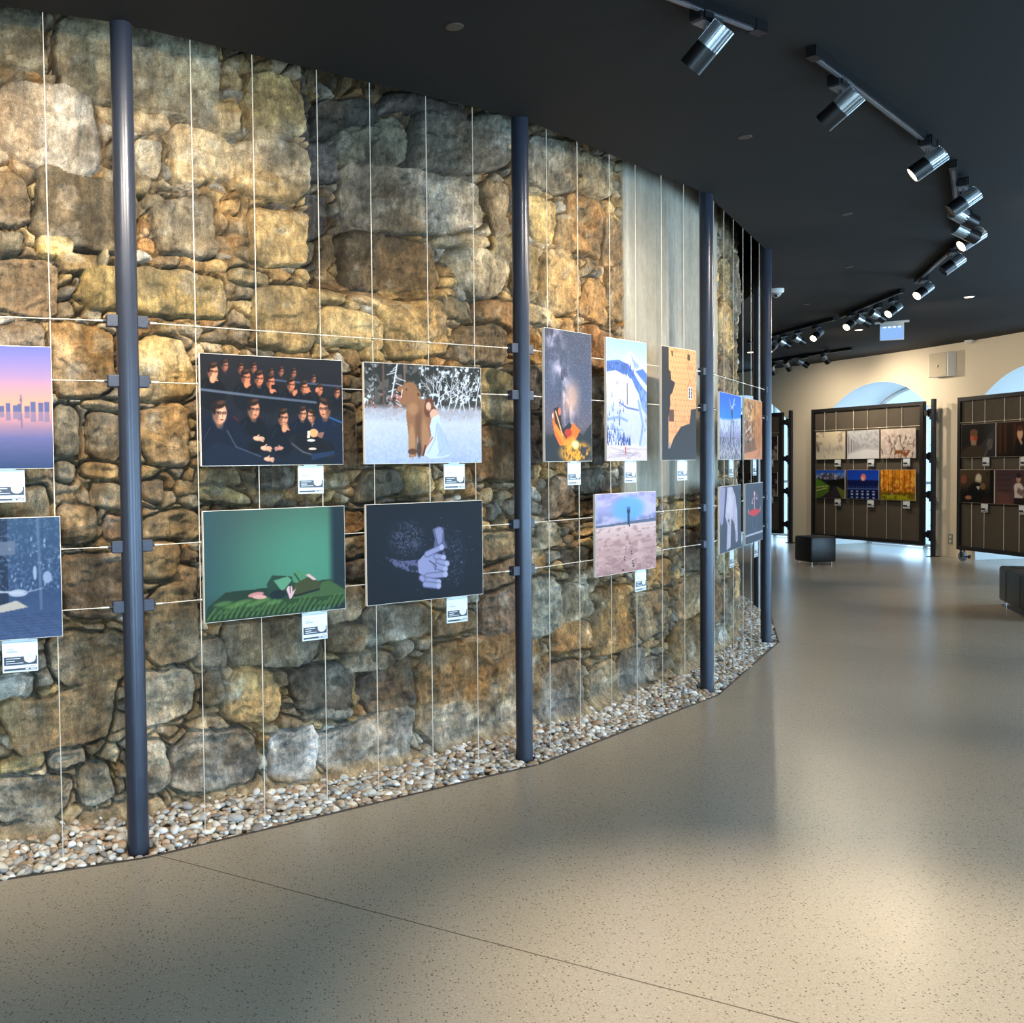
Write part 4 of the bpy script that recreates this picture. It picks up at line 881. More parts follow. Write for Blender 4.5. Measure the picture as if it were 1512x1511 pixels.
def p_alley():
    p = Pic(150, 100); p.vg([(0, (206, 150, 88)), (.3, (226, 164, 84)), (.6, (204, 140, 84)), (.8, (150, 96, 56)), (1, (214, 140, 92))]); p.tex(10, .5, (130, 88, 54), 3, (p.X < .6)*1., 1, .8); p.tex(18, .56, (92, 60, 44), 7, (p.Y > .3)*(p.X < .55)*1., 2, .8)
    p.line([(.06, .3), (.3, .08), (.52, .14), (.6, .35)], .02, (110, 80, 50)); p.poly([(.08, .25), (.25, .15), (.25, .5), (.08, .55)], (190, 150, 100)); p.poly([(.1, .35), (.2, .3), (.22, .6), (.1, .62)], (120, 44, 46), .7); p.line([(.35, .2), (.4, .85)], .03, (150, 110, 80)); p.line([(.1, .55), (.35, .45)], .02, (230, 214, 196)); p.line([(.12, .72), (.4, .68)], .03, (70, 48, 40)); p.poly([(.62, .3), (1, .1), (1, .85), (.62, .8)], (206, 136, 74)); p.poly([(0, .90), (.5, .86), (1, .78), (1, 1), (0, 1)], (220, 146, 96)); p.tex(12, .5, (160, 98, 56), 2, (p.X > .5)*1., 1, .5); return p.tex(20, .62, (246, 232, 214), 11, (p.X < .4)*(p.Y < .7)*1.)
def p_back():
    p = Pic(150, 100, (70, 72, 88)); C_ = (206, 190, 204); p.poly([(.0, .0), (.25, .02), (.20, .30), (.15, .55), (.05, .58), (0, .5)], (172, 160, 186)); p.poly([(.34, .02), (.56, .02), (.72, .18), (.80, .4), (.82, .7), (.84, .88), (.74, .9), (.68, .6), (.52, .5), (.48, .95), (.30, .97), (.34, .6), (.24, .45), (.3, .2)], C_); p.el(.45, .3, .12, .2, (226, 212, 220), 10, .6, .8); p.line([(.62, .35), (.66, .62), (.80, .88)], .02, (190, 130, 130)); p.line([(.42, .42), (.38, .54), (.46, .60)], .016, (110, 92, 112)); p.el(.4, .53, .05, .02, (112, 92, 112)); return p.nz(9, 12, 4)
def p_dancer():
    p = Pic(150, 100, (66, 72, 88)); p.put(sstep(p.Y, .84, .845)*(1 - sstep(p.Y, .865, .87)), (206, 200, 210)); S_ = (240, 182, 176)
    p.el(.5, .14, .05, .035, (70, 44, 44)); p.el(.5, .18, .05, .045, S_); p.line([(.5, .22), (.5, .42)], .06, (236, 168, 176)); p.line([(.44, .25), (.34, .33), (.42, .34)], .022, S_); p.line([(.56, .25), (.66, .28), (.64, .20)], .022, S_); p.el(.5, .49, .34, .05, (222, 40, 50)); p.poly([(.16, .47), (.84, .47), (.66, .54), (.5, .56), (.34, .54)], (226, 48, 54)); p.line([(.18, .48), (.16, .43)], .03, (240, 200, 196)); p.line([(.82, .48), (.84, .42)], .03, (240, 200, 196))
    p.line([(.38, .56), (.36, .66), (.46, .78)], .018, (112, 124, 162)); p.line([(.60, .56), (.66, .64), (.56, .82)], .018, (112, 124, 162)); return p
def p_pale(kind):
    p = Pic(72, 48, (224, 214, 196)); r = random.Random(kind)
    if kind == 0:
        p.vg([(0, (240, 226, 196)), (.5, (222, 212, 196)), (.6, (206, 200, 190)), (1, (236, 228, 208))]); p.tex(7, .52, (170, 158, 146), 3, (p.Y < .7)*(abs(p.X - .5) > .22)*1., 1, .8); p.line([(.48, .42), (.48, .68)], .03, (150, 140, 130)); p.line([(.0, .35), (.1, .7)], .05, (110, 102, 100)); p.tex(9, .6, (180, 170, 160), 7, (p.Y > .6)*1., 1, .6)
    elif kind == 1:
        p.vg([(0, (206, 208, 214)), (.6, (196, 198, 206)), (1, (224, 228, 238))]); [p.line([(x, .25 + .1*k*.5), (x, .78 - .03*k)], .035/(1 + .25*k), (118, 112, 116)) for k, x in enumerate((.05, .14, .22, .29, .35, .40, .45, .5))]; p.tex(12, .5, (160, 162, 172), 4, (p.Y < .6)*1., 1, .6); p.poly([(.1, .82), (.6, .66), (1, .72), (1, 1), (0, 1)], (230, 232, 240))
    elif kind == 2:
        p.vg([(0, (222, 206, 196)), (1, (206, 192, 190))]); [p.branch(.1 + .16*k, 1.0, r.uniform(1.2, 1.9), .32, .03, (104, 88, 84), r, 3) for k in range(6)]; p.tex(12, .55, (240, 228, 220), 3, None, 1, .8); p.tex(9, .45, (150, 96, 60), 5, (p.Y > .72)*(p.X > .42)*(p.X < .86)*1.)
    elif kind == 3:
        p.vg([(0, (30, 84, 200)), (.25, (96, 150, 226)), (.3, (30, 36, 50)), (1, (30, 34, 30))]); p.poly([(.15, .28), (.22, .10), (.3, .16), (.38, .08), (.5, .14), (.6, .10), (.7, .24), (.9, .2), (1, .3), (1, .36), (.1, .34)], (88, 92, 120)); p.tex(14, .55, (190, 186, 200), 3, (p.Y < .34)*(p.Y > .12)*1.); p.poly([(0, .3), (.2, .38), (.5, .58), (.38, .98), (0, 1)], (96, 130, 46)); p.poly([(0, .28), (.28, .48), (.0, .62)], (92, 150, 50)); p.line([(0, .62), (.42, .56)], .025, (226, 220, 160)); p.line([(0, .74), (.38, .64)], .03, (220, 214, 150)); p.poly([(.3, .42), (1, .3), (1, .6), (.66, .55)], (26, 26, 22)); p.poly([(.64, .56), (.70, .56), (.98, 1), (.12, 1), (.5, .74)], (62, 52, 62)); p.poly([(.70, .56), (1, .72), (1, 1), (.9, 1)], (110, 126, 50))
    elif kind == 4:
        p.vg([(0, (26, 74, 190)), (.34, (34, 88, 206)), (.36, (16, 34, 96)), (1, (14, 30, 90))]); p.el(.52, .26, .085, .12, (232, 130, 130)); p.el(.50, .30, .05, .07, (240, 190, 176)); [p.line([(x, .56), (x, .66)], .02, (110, 130, 180)) for x in np.linspace(.05, .95, 12)]; p.line([(0, .645), (1, .645)], .02, (120, 150, 210)); [p.poly([(x, y), (x + .07, y), (x + .07, y + .05), (x, y + .05)], (200, 214, 240)) for x in (.12, .29, .46, .62, .80) for y in (.70, .80, .91)]
    else:
        p.vg([(0, (222, 150, 40)), (.6, (190, 116, 32)), (.8, (120, 100, 24)), (1, (130, 130, 30))]); p.tex(10, .5, (246, 190, 84), 3, (p.Y < .7)*1.); [p.line([(x, 0), (x, .82)], .028, (104, 60, 22)) for x in (.1, .24, .36, .42, .55, .7, .85)]; p.tex(14, .56, (240, 150, 40), 9, (p.Y < .75)*1., 1, .7); p.el(.34, .8, .03, .06, (160, 150, 150)); p.tex(9, .5, (170, 170, 40), 6, (p.Y > .82)*1.)
    return p
def p_dark(kind):
    p = Pic(72, 50, (40, 34, 34)); 
    if kind == 0:
        p.put(sstep(p.X, .5, 1), (64, 64, 72), .8); p.poly([(.45, .8), (1, .1), (1, .5), (.6, 1)], (84, 84, 90), .6); p.el(.38, .42, .11, .2, (176, 92, 60)); p.el(.33, .45, .05, .12, (206, 120, 84)); p.el(.38, .26, .12, .10, (130, 96, 76)); p.el(.38, .58, .08, .1, (170, 150, 130)); p.el(.4, .9, .38, .26, (78, 66, 54)); p.el(.84, .62, .08, .16, (120, 110, 100)); p.line([(.7, .95), (.9, .5)], .06, (96, 100, 110))
    elif kind == 1:
        p.vg([(0, (60, 38, 28)), (1, (40, 28, 24))]); [p.poly([(x, .05), (x + .07, .05), (x + .07, .9), (x, .9)], (88, 54, 34)) for x in (.05, .2, .45, .9)]; p.el(.62, .9, .16, .42, (28, 24, 26)); p.el(.62, .35, .075, .17, (232, 190, 160)); p.el(.62, .20, .08, .08, (110, 64, 40)); p.line([(.62, .52), (.66, .62)], .07, (220, 176, 150)); p.poly([(.76, 0), (.86, 0), (.86, .6), (.76, .6)], (150, 84, 40))
    elif kind == 2:
        p.vg([(0, (96, 84, 64)), (.5, (80, 66, 50)), (.7, (34, 26, 24)), (1, (24, 20, 20))]); p.el(.12, .3, .09, .14, (150, 90, 76)); p.el(.55, .30, .09, .18, (206, 186, 160)); p.el(.56, .24, .08, .1, (226, 216, 200)); p.el(.5, .66, .24, .28, (24, 22, 28)); p.poly([(.48, .5), (.6, .5), (.56, .62)], (226, 220, 214)); p.el(.68, .50, .08, .1, (140, 110, 84)); p.el(.26, .84, .1, .06, (190, 130, 100)); p.el(.8, .9, .16, .09, (60, 28, 24)); p.put(sstep(p.X, .86, .9), (18, 16, 18)); p.poly([(.76, .06), (.84, .06), (.84, .22), (.76, .22)], (70, 50, 40))
    elif kind == 3:
        p.vg([(0, (84, 66, 72)), (1, (110, 84, 84))]); [p.line([(.06, y), (.42, y)], .02, (64, 46, 50)) for y in (.15, .3, .45, .6)]; p.poly([(.08, .6), (.4, .75), (.4, 1), (.05, 1)], (120, 84, 78)); p.el(.62, .25, .06, .12, (206, 160, 146)); p.el(.62, .17, .07, .07, (60, 40, 44)); p.poly([(.5, .45), (.56, .38), (.68, .38), (.76, .5), (.74, .8), (.52, .8)], (222, 212, 210)); p.poly([(.60, .5), (.76, .6), (.72, .76), (.58, .66)], (140, 120, 116)); p.poly([(.5, .8), (.76, .8), (.78, 1), (.5, 1)], (46, 36, 42))
    elif kind == 4:
        p.vg([(0, (120, 112, 112)), (.5, (84, 78, 80)), (.72, (60, 56, 58)), (.75, (190, 184, 184)), (.8, (52, 48, 52)), (1, (44, 40, 44))]); p.el(.9, .3, .5, .5, (170, 164, 160), 20, .3, .7); p.el(1.0, .1, .5, .4, (70, 64, 66), 0, .2)
    else:
        p.vg([(0, (60, 50, 54)), (.6, (70, 62, 66)), (1, (150, 140, 132))]); p.tex(8, .5, (200, 186, 172), kind, (p.Y > .3)*1., 1, .8); p.el(.6, .6, .12, .3, (214, 206, 200)); p.el(.3, .7, .1, .2, (40, 34, 40)); p.line([(.8, .2), (.7, .9)], .05, (230, 220, 210))
    return p

# ------------------------------------------------------------------ prints and their caption cards
LP, SP_ = .728, .484
THK = .014
def make_print(pic, org, d, w, h, zb, label, group, cat='photo print', card=None, up=None, name='photo_print', small=False, cgroup=None, clabel=None, out=None):
    """org: lower left corner (world); d: unit vector to the right; front faces the gallery"""
    n = np.array([d[1], -d[0], 0.0]) if out is None else out; u = np.array([0, 0, 1.0]) if up is None else up
    c = org + d*w/2 + u*h/2
    o = empty(name, org + d*w/2, label, cat, group)
    ax = np.array([d, n, u]).T
    b = MB(); b.box(c + n*(THK/2 + .004), (w, THK, h), ax); b.build('backing_board', M['board'], o)
    r, cc = pic.h, pic.w
    xs = np.linspace(0.002, w - .002, cc); ys = np.linspace(h - .002, 0.002, r)
    P = (org + n*(THK + .0048))[None, None] + xs[None, :, None]*d[None, None] + ys[:, None, None]*u[None, None]
    a = pic.a
    k = (a + np.roll(a, 1, 0) + np.roll(a, 1, 1) + np.roll(a, -1, 0) + np.roll(a, -1, 1))/5; k[0], k[-1], k[:, 0], k[:, -1] = a[0], a[-1], a[:, 0], a[:, -1]
    grid_mesh('picture', P, M['picture'], o, nlin(k*.6 + a*.4)**1.14*.62, smooth=False, flip=True)
    if card is not None:
        cw, chh = (.135, .128)
        x0 = org + d*card - u*(chh + .004); make_card(x0, d, n, u, cw, chh, clabel, cgroup, small)
    return o
def make_card(x0, d, n, u, w, h, label, group, small):
    o = empty('caption_card', x0 + d*w/2, label, 'caption card', group); ax = np.array([d, n, u]).T
    b = MB(); b.box(x0 + d*w/2 + u*h/2 + n*.006, (w, .006, h), ax); b.box(x0 + d*w/2 + u*(h + .006) + n*.004, (w*.5, .004, .022), ax); b.build('card_plate', M['cardwhite'], o)
    f = n*.0097
    def r_(x, y, ww, hh, m, nm, t=.0008):
        q = MB(); q.box(x0 + d*(x + ww/2)*w + u*(1 - y - hh/2)*h + f, (ww*w, t, hh*h), ax); q.build(nm, m, o)
    # dark band with the round white field let into it
    q = MB(); pts = [(.04, .52), (.60, .52)]
    for k in range(9): t = math.pi - math.pi*k/8; pts.append((.77 + .165*math.cos(t), .60 + .13*math.sin(t)))
    pts += [(.935, .52), (.97, .52), (.97, .78), (.04, .78)]
    q.prism([((x - .5)*w, (.5 - y)*h) for x, y in pts], x0 + d*w/2 + u*h/2 + f, np.array([d, u, n]).T, .0008); q.build('dark_band', M['carddark'], o)
    r_(.04, .885, .92, .06, M['carddark'], 'foot_band')
    if not small:
        r_(.03, .06, .93, .012, M['cardgrey'], 'top_rule')
        for x, y, ww, hh in ((.14, .27, .16, .025), (.12, .335, .30, .035), (.72, .46, .11, .012), (.76, .52, .03, .03)): r_(x, y, ww, hh, M['cardgrey'], 'title_line')
        for x, y, ww, hh in ((.10, .565, .40, .018), (.10, .64, .24, .022), (.10, .71, .48, .018), (.64, .90, .10, .03), (.78, .90, .16, .03)): r_(x, y, ww, hh, M['cardwhite'], 'text_line', .0016)
        r_(.78, .835, .16, .018, M['cardred'], 'red_mark')
BAYPR = [
 (-1, 78, 'land', 0, p_sunset, 'sunset skyline print'), (-1, 84, 'land', 1, p_street, 'blue street print'),
]
PR = 'photo prints in front of the stone wall'; CG = 'caption cards along the stone wall'
ZR = {'top': .471*H, 'bot': .272*H}
def bay_print(bay, px_left, px_row, shape, row, fn, label, short, cardx):
    A_, B_ = PXY[bay], PXY[bay+1]; d = (B_ - A_)/np.linalg.norm(B_ - A_)
    w, h = {'land': (LP, SP_), 'port': (SP_, LP), 'sq': (LP, SP_)}[shape]
    if px_left is None: org = onpl(px_row, 600, A_, B_) - d*w
    else: org = onpl(px_left, 600 if row == 'top' else 830, A_, B_)
    zb = ZR[row]; zb = zb if row == 'top' else .272*H - (.0)
    org = np.array([org[0], org[1], zb])
    make_print(fn(), org, d, w, h, zb, label, PR, card=cardx*w, cgroup=CG, clabel='white caption card hanging under the ' + short)
bay_print(-1, None, 77, 'land', 'top', p_sunset, 'print of a pink and violet sunset skyline over calm water, cut by the left edge', 'sunset skyline print', .66)
bay_print(-1, None, 84, 'land', 'bot', p_street, 'blue toned night street print with wet paving, cut by the left edge', 'blue night street print', .68)
bay_print(0, 293, 0, 'land', 'top', p_theatre, 'print of many men with glasses in dark suits watching a card table', 'print of men at a card table', .67)
bay_print(0, 534.5, 0, 'land', 'top', p_bear, 'print of a brown bear and a woman in white kneeling in snow', 'bear in the snow print', .67)
bay_print(0, 298, 0, 'land', 'bot', p_bed, 'green print of a figure curled up on a green bed', 'green bed print', .68)
bay_print(0, 538, 0, 'land', 'bot', p_hands, 'dark print of two clasped hands in a cloud of white powder', 'powdered hands print', .68)
bay_print(1, 800, 0, 'port', 'top', p_milky, 'tall print of the milky way above an orange glowing campfire and boat', 'night sky print', .50)
bay_print(1, 891.5, 0, 'port', 'top', p_snowpeak, 'tall print of a bright snowy mountain slope under pale blue sky', 'snowy mountain print', .47)
bay_print(1, 973, 0, 'port', 'top', p_brickshade, 'tall print of an orange brick wall half in black shadow', 'orange brick wall print', .48)
bay_print(1, 875.5, 0, 'sq', 'bot', p_beach, 'print of a lone figure on pink sand under a blue hole in the clouds', 'pink sand print', .66)
bay_print(2, 1058.5, 0, 'land', 'top', p_legs, 'print of long striding legs against a deep blue sky', 'blue sky print', .50)
bay_print(2, 1095.5, 0, 'land', 'top', p_alley, 'print of a sunlit orange stone alley hung with fabrics', 'orange alley print', .55)
bay_print(2, 1059, 0, 'land', 'bot', p_back, 'print of a pale bare back and arms on a grey ground', 'pale body print', .52)
bay_print(2, 1097, 0, 'land', 'bot', p_dancer, 'print of a dancer with a red tutu reflected on dark grey', 'red dancer print', .58)

# ------------------------------------------------------------------ hinged display panels in front of the windows
PW, PZ0, PZ1 = 2.37, .177, 2.51
def panel(k, aR, aL, label, plabel, rl, rr_, wheel):
    L, Rr = pol(aL, rl), pol(aR, rr_); d = (Rr - L); W = np.linalg.norm(d); d = d/W; n = np.array([d[1], -d[0], 0.0])
    if np.dot(n[:2], CC - L[:2]) < 0: n = -n
    u = np.array([0, 0, 1.0]); ax = np.array([d, n, u]).T; o = empty('display_panel', (L + Rr)/2 + [0, 0, PZ0], label, 'display panel', 'display panels in front of the windows')
    hgt = PZ1 - PZ0; c = (L + Rr)/2 + [0, 0, (PZ0 + PZ1)/2]
    b = MB(); t = .06
    for cc, sz in ((c + u*(hgt/2 - t/2), (W, .07, t)), (c - u*(hgt/2 - t/2), (W, .07, t)), (c - d*(W/2 - t/2), (t, .07, hgt - 2*t)), (c + d*(W/2 - t/2), (t, .07, hgt - 2*t))): b.box(cc, sz, ax)
    b.build('panel_frame', M['panelframe'], o)
    b = MB(); b.box(c - n*.01, (W - 2*t, .02, hgt - 2*t), ax); b.build('back_board', M['panelboard'], o)
    XS = [.13, .24, .405, .53, .70, .825]
    for x in XS:
        b = MB(); q = L + d*W*x + n*.022; b.cyl(q + [0, 0, PZ0 + t], q + [0, 0, PZ1 - t], .0035, 6); b.ball(q + [0, 0, 2.12], .012, 8); b.build('cable', M['cable'], o)
    b = MB(); b.cyl(L + d*t + n*.026 + [0, 0, 2.12], Rr - d*t + n*.026 + [0, 0, 2.12], .003, 6); b.build('cross_cable', M['cable'], o)
    for z in (.36, 1.0, 1.62, 2.32):
        b = MB(); b.box(Rr + d*.035 + [0, 0, z], (.08, .05, .09), ax); b.box(Rr + d*.075 - n*.02 + [0, 0, z], (.04, .03, .13), ax); b.build('hinge_arm', M['panelframe'], o)
    if wheel:
        q = L + d*.09 + [0, 0, 0]; w_ = empty('caster', q, None, None); w_.parent = o; w_.location = tuple(q - WORLD[o.name])
        b = MB(); b.cyl(q + [0, 0, .075] - n*.02, q + [0, 0, .075] + n*.02, .072, 20); b.build('wheel', M['rubber'], w_, smooth=True)
        b = MB(); b.box(q + [0, 0, .12] + n*.028, (.03, .006, .12), ax); b.box(q + [0, 0, .12] - n*.028, (.03, .006, .12), ax); b.box(q + [0, 0, .172], (.05, .066, .012), ax); b.cyl(q + d*.04 + [0, 0, .08], q + d*.17 + [0, 0, .08], .012, 8); b.cyl(q + d*.15 + [0, 0, .055], q + d*.15 + [0, 0, .105], .02, 8); b.build('fork', M['post'], w_)
    # the post that carries the hinges stands in the jamb
    p = Rr + d*.145 - n*.03; po = empty('hinge_post', p, plabel, 'post', 'steel posts at the window jambs')
    b = MB(); b.box(p + [0, 0, 1.27], (.055, .055, 2.54), ax, .004); b.build('post_tube', M['post'], po)
    b = MB(); b.box(p + [0, 0, .006], (.14, .13, .012), ax); b.build('foot_plate', M['post'], po)
    for z in (.30, .94, 1.56, 2.26):
        b = MB(); b.box(p - d*.03 + [0, 0, z], (.05, .06, .10), ax); b.build('hinge_block', M['post'], po)
    for z in (.5, .75, 1.2, 1.8, 2.05, 2.42):
        b = MB(); b.cyl(p - d*.03 + [0, 0, z], p - d*.05 + [0, 0, z], .012, 8); b.build('bolt', M['clamp'], po)
    return L, d, n, W
PG, PC = 'photo prints on the display panels', 'small caption cards on the display panels'
# panel with the winter prints
La, da, na, Wa = panel(1, 10.5, 19.33, 'black framed display panel holding three pale winter prints above three coloured prints', 'slim dark steel post right of the panel with the winter prints', 15.26, 15.4, False)
def panel_print(L, d, n, x, zb, w, h, fn, lab, short, cx):
    make_print(fn, L + d*x + n*.034 + [0, 0, zb], d, w, h, zb, lab, PG, card=cx*w, small=True, cgroup=PC, clabel='small white caption card under the ' + short, out=n)
za = [onpl(1250, 678, La, La + da)[2], onpl(1250, 736.5, La, La + da)[2]]
xa = [np.dot(onpl(px, 650, La, La + da) - La, da) for px in (1208.5, 1254.5, 1304)]
px2 = lambda px, L, d: np.dot(onpl(px, 650, L, L + d) - L, d)
wa_ = [px2(r, La, da) - px2(l, La, da) for l, r in ((1208, 1250.5), (1254.2, 1301), (1304, 1355.5))]
ha_ = [onpl(1275, 636.5, La, La + da)[2] - onpl(1275, 678.5, La, La + da)[2], onpl(1275, 693.5, La, La + da)[2] - onpl(1275, 737, La, La + da)[2]]
print('panel print sizes', wa_, ha_, xa)
TA = [('pale print of a snowy valley with one small tree, upper left on its panel', 'snowy valley print'), ('grey white print of a snowy avenue of trunks', 'snowy avenue print'), ('pale print of bent snowy branches over a russet patch', 'snowy branches print'),
      ('print of a dark road between green meadows under blue peaks', 'dark road print'), ('deep blue print of a round pink moon above lit bollards', 'pink moon print'), ('orange and yellow autumn forest print', 'autumn forest print')]
for k in range(6):
    lab, sh = TA[k]; panel_print(La, da, na, xa[k % 3], za[k//3], wa_[k % 3], ha_[k//3], p_pale(k), lab, sh, .64)
Lb, db, nb, Wb = panel(2, -1.4, 7.5, 'black framed display panel with dark portrait prints, cut by the right edge', 'slim dark steel post right of the dark portrait panel', 15.34, 15.4, True)
zb_ = [onpl(1470, 675, Lb, Lb + db)[2], onpl(1470, 744, Lb, Lb + db)[2]]
xb = [np.dot(onpl(px, 650, Lb, Lb + db) - Lb, db) for px in (1424, 1477)]
TB = [('dark portrait print of a bearded man lit in red', 'red lit bearded man print'), ('portrait print of a pale young woman with her hand at her chin', 'hand at chin portrait print'), ('dark print of an old white haired man at a table', 'white haired man print'), ('print of a woman in a white shirt holding a frame', 'white shirt portrait print')]
for k in range(4):
    lab, sh = TB[k]; panel_print(Lb, db, nb, xb[k % 2] if k < 2 else xb[k % 2] - .02, zb_[k//2], px2(1473.5, Lb, db) - px2(1422.8, Lb, db), .50, p_dark(k), lab, sh, .62)
Lc, dc, nc, Wc = panel(0, 22.5, 31.33, 'farthest black framed display panel, half hidden behind the dark steel pole', 'slim dark steel post right of the farthest display panel', 15.26, 15.4, False)
TC = [('far print with pale drapery at the upper left of the farthest panel', 'far upper left print'), ('far grey print in the upper middle of the farthest panel', 'far upper middle print'), ('far grey print with a pale curve, upper right on the farthest panel', 'far pale curve print'), ('far dark print at the lower left of the farthest panel', 'far lower left print'), ('far pale brown print in the lower middle of the farthest panel', 'far lower middle print'), ('far dark print with a white figure, lower right on the farthest panel', 'far white figure print')]
for k in range(6):
    lab, sh = TC[k]; panel_print(Lc, dc, nc, .09 + .765*(k % 3), za[k//3], .66, .466, p_dark(4 + k), lab, sh, .64)

# ------------------------------------------------------------------ leather stools
def stool(corner, d1, w1, w2, h, z0, label, seams):
    d1 = np.array([*d1, 0.0]); d1 /= np.linalg.norm(d1); d2 = np.array([-d1[1], d1[0], 0]); c = np.array([*corner, 0.0]) + d1*w1/2 + d2*w2/2; ax = np.array([d1, d2, [0, 0, 1]]).T
    o = empty('leather_stool', c, label, 'stool', 'black leather stools'); b = MB(); b.box(c + [0, 0, z0 + h/2], (w1, w2, h), ax, .028); b.build('upholstery', M['leather'], o, smooth=True)
    for s in (-1, 1):
        for t in (-1, 1):
            q = c + d1*s*(w1/2 - .05) + d2*t*(w2/2 - .05); b = MB(); b.cyl(q, q + [0, 0, z0 + .004], .014, 12); b.build('foot', M['chrome'], o, smooth=True)
    for x in seams:
        b = MB(); q = c + d1*(x - w1/2)
        for s in (-1, 1): b.cyl(q + d2*s*(w2/2 + .001) + [0, 0, z0 + .03], q + d2*s*(w2/2 + .001) + [0, 0, z0 + h - .03], .004, 6)
        b.cyl(q - d2*(w2/2 - .03) + [0, 0, z0 + h + .001], q + d2*(w2/2 - .03) + [0, 0, z0 + h + .001], .004, 6); b.build('seam', M['leather'], o)
c1 = atz(1197, 831.5, .04); l1 = atz(1165.5, 829, .04); e1 = atz(1231, 830.5, .04)
stool(c1[:2], e1[:2] - c1[:2], .42, .42, .385, .045, 'black leather cube stool on chrome feet in front of the winter prints panel', [])
c2 = atz(1474.5, 886, .045); g2 = atz(1512, 905, .045)
dd = g2[:2] - c2[:2]; dd = dd/np.linalg.norm(dd)
stool(c2[:2], dd, 1.35, .62, .375, .045, 'black leather bench stool cut by the right edge of the picture', [.30, .85])
# ------------------------------------------------------------------ lighting tracks and spotlights
RT = 11.90
def track(a0, a1, r, lab):
    p, q = pol(a0, r, H - .02), pol(a1, r, H - .02); d = (q - p)/np.linalg.norm(q - p); ax = np.array([d, [-d[1], d[0], 0], [0, 0, 1]]).T
    b = MB(); b.box((p + q)/2, (np.linalg.norm(q - p), .038, .042), ax); o = b.build('lighting_track', M['blackmetal'], None, loc=(p + q)/2); tag(o, lab, 'lighting track', 'black ceiling lighting tracks')
    c = MB(); c.box((p + q)/2 - [0, 0, .0225], (np.linalg.norm(q - p) - .12, .016, .005), ax); c.build('conductor_rail', M['greymetal'], o)
    for e, s in ((p, 1), (q, -1)): c = MB(); c.box(e + d*s*.03 - [0, 0, .004], (.075, .044, .046), ax); c.build('end_cap', M['blackmetal'], o)
    return d
TR = [(-73.4, -63.3, RT, 'black lighting track at the near end of the curved row, outside the picture'), (-61.4, -51.4, RT - .04, 'black lighting track at the top edge of the picture'), (-49.5, -40.1, RT - .02, 'black lighting track with two spotlights, second of the curved row'),
      (-37.9, -27.6, RT, 'black lighting track seen end on, crowded with four spotlights'), (-25.6, -16.0, RT + .05, 'black lighting track holding an unlit and a lit spotlight before the stepped tracks'), (-13.1, -4.1, RT + .08, 'black lighting track just left of the glowing blue sign'), (-3.2, 8.2, RT + .08, 'black lighting track left of the sign, next to the far pole'), (11.5, 20.8, 14.25, 'farthest black lighting track, close above the cream wall')]
for t in TR: track(*t)
WARM = (1.0, .85, .64)
def lamp_data(name, power, size, blend, col, rad):
    l = bpy.data.lights.new(name, 'SPOT'); l.energy = power; l.spot_size = math.radians(size); l.spot_blend = blend; l.color = col; l.shadow_soft_size = rad; return l
HL, HR = .185, .049
def head(hc, aim, lit, lab, power=0, size=60, adapt=True, col=WARM, blend=1.0, zc=None):
    """hc: centre of the head; aim: point it looks at"""
    hc = np.array(hc, float); d = np.array(aim, float) - hc; d /= np.linalg.norm(d)
    o = empty('track_spotlight', (hc[0], hc[1], H - .04), lab, 'spotlight', 'track spotlights')
    rad = np.array([hc[0] - CC[0], hc[1] - CC[1], 0]); rad /= np.linalg.norm(rad); tg = np.array([-rad[1], rad[0], 0]); ax = np.array([tg, rad, [0, 0, 1]]).T
    b = MB(); b.box((hc[0], hc[1], H - .052), (.155, .056, .046), ax, .004); b.box(np.array([hc[0], hc[1], H - .042]) - tg*.03, (.06, .07, .05), ax); b.build('adapter', M['blackmetal'], o)
    b = MB(); b.box((hc[0], hc[1], H - .0765), (.12, .05, .003), ax); b.build('adapter_plate', M['greymetal'], o)
    side = np.cross(d, [0, 0, 1.]); side /= np.linalg.norm(side)
    b = MB(); top = hc + np.array([0, 0, HR*.75]); b.cyl((hc[0], hc[1], H - .075), top, .0085, 10); b.build('stem', M['greymetal'], o, smooth=True)
    b = MB(); b.lathe(hc - d*.005, d, [(0, HR), (HL/2 + .002, HR), (HL/2 + .002, HR - .006), (HL/2 - .012, HR - .007)], 24); b.build('lamp_barrel', M['blackmetal'], o, smooth=True)
    # finned heat sink
    fr = frame_to(-d); n = 16; pts = []
    for k in range(n):
        for q, rr_ in ((0, HR), (.5, HR), (.5, HR*.74), (1.0, HR*.74)):
            t = 2*math.pi*(k + q)/n; pts.append((rr_*math.cos(t), rr_*math.sin(t)))
    b = MB(); b.prism(pts, hc - d*(.005 + HL/4), fr, HL/2); b.lathe(hc - d*(.005 + HL/2), d, [(0, HR*.86), (.004, HR*.9)], 20); b.build('heat_sink', M['sink'], o)
    b = MB(); b.lathe(hc + d*(HL/2 - .010), d, [(0, HR - .007), (.004, HR - .007)], 20); b.build('lens', M['lens_on'] if lit else M['lens_off'], o)
    if power:
        l = bpy.data.objects.new('spot_lamp', lamp_data('spot_lamp', power, size, blend, col, .03)); COL.objects.link(l)
        l.parent = o; l.location = tuple(hc + d*(HL/2 + .006) - WORLD[o.name]); l.rotation_euler = Vector(d).to_track_quat('-Z', 'Y').to_euler()
    return o
ZH = H - .165
def at_px(x, y): return atz(x, y, ZH)
def wallaim(hc, da=0.0, z=1.6): a = ang(hc); return pol(a + da, RW, z)
def outaim(hc, da=0.0, z=1.5): a = ang(hc); return pol(a + da, RO, z)
W1 = 150
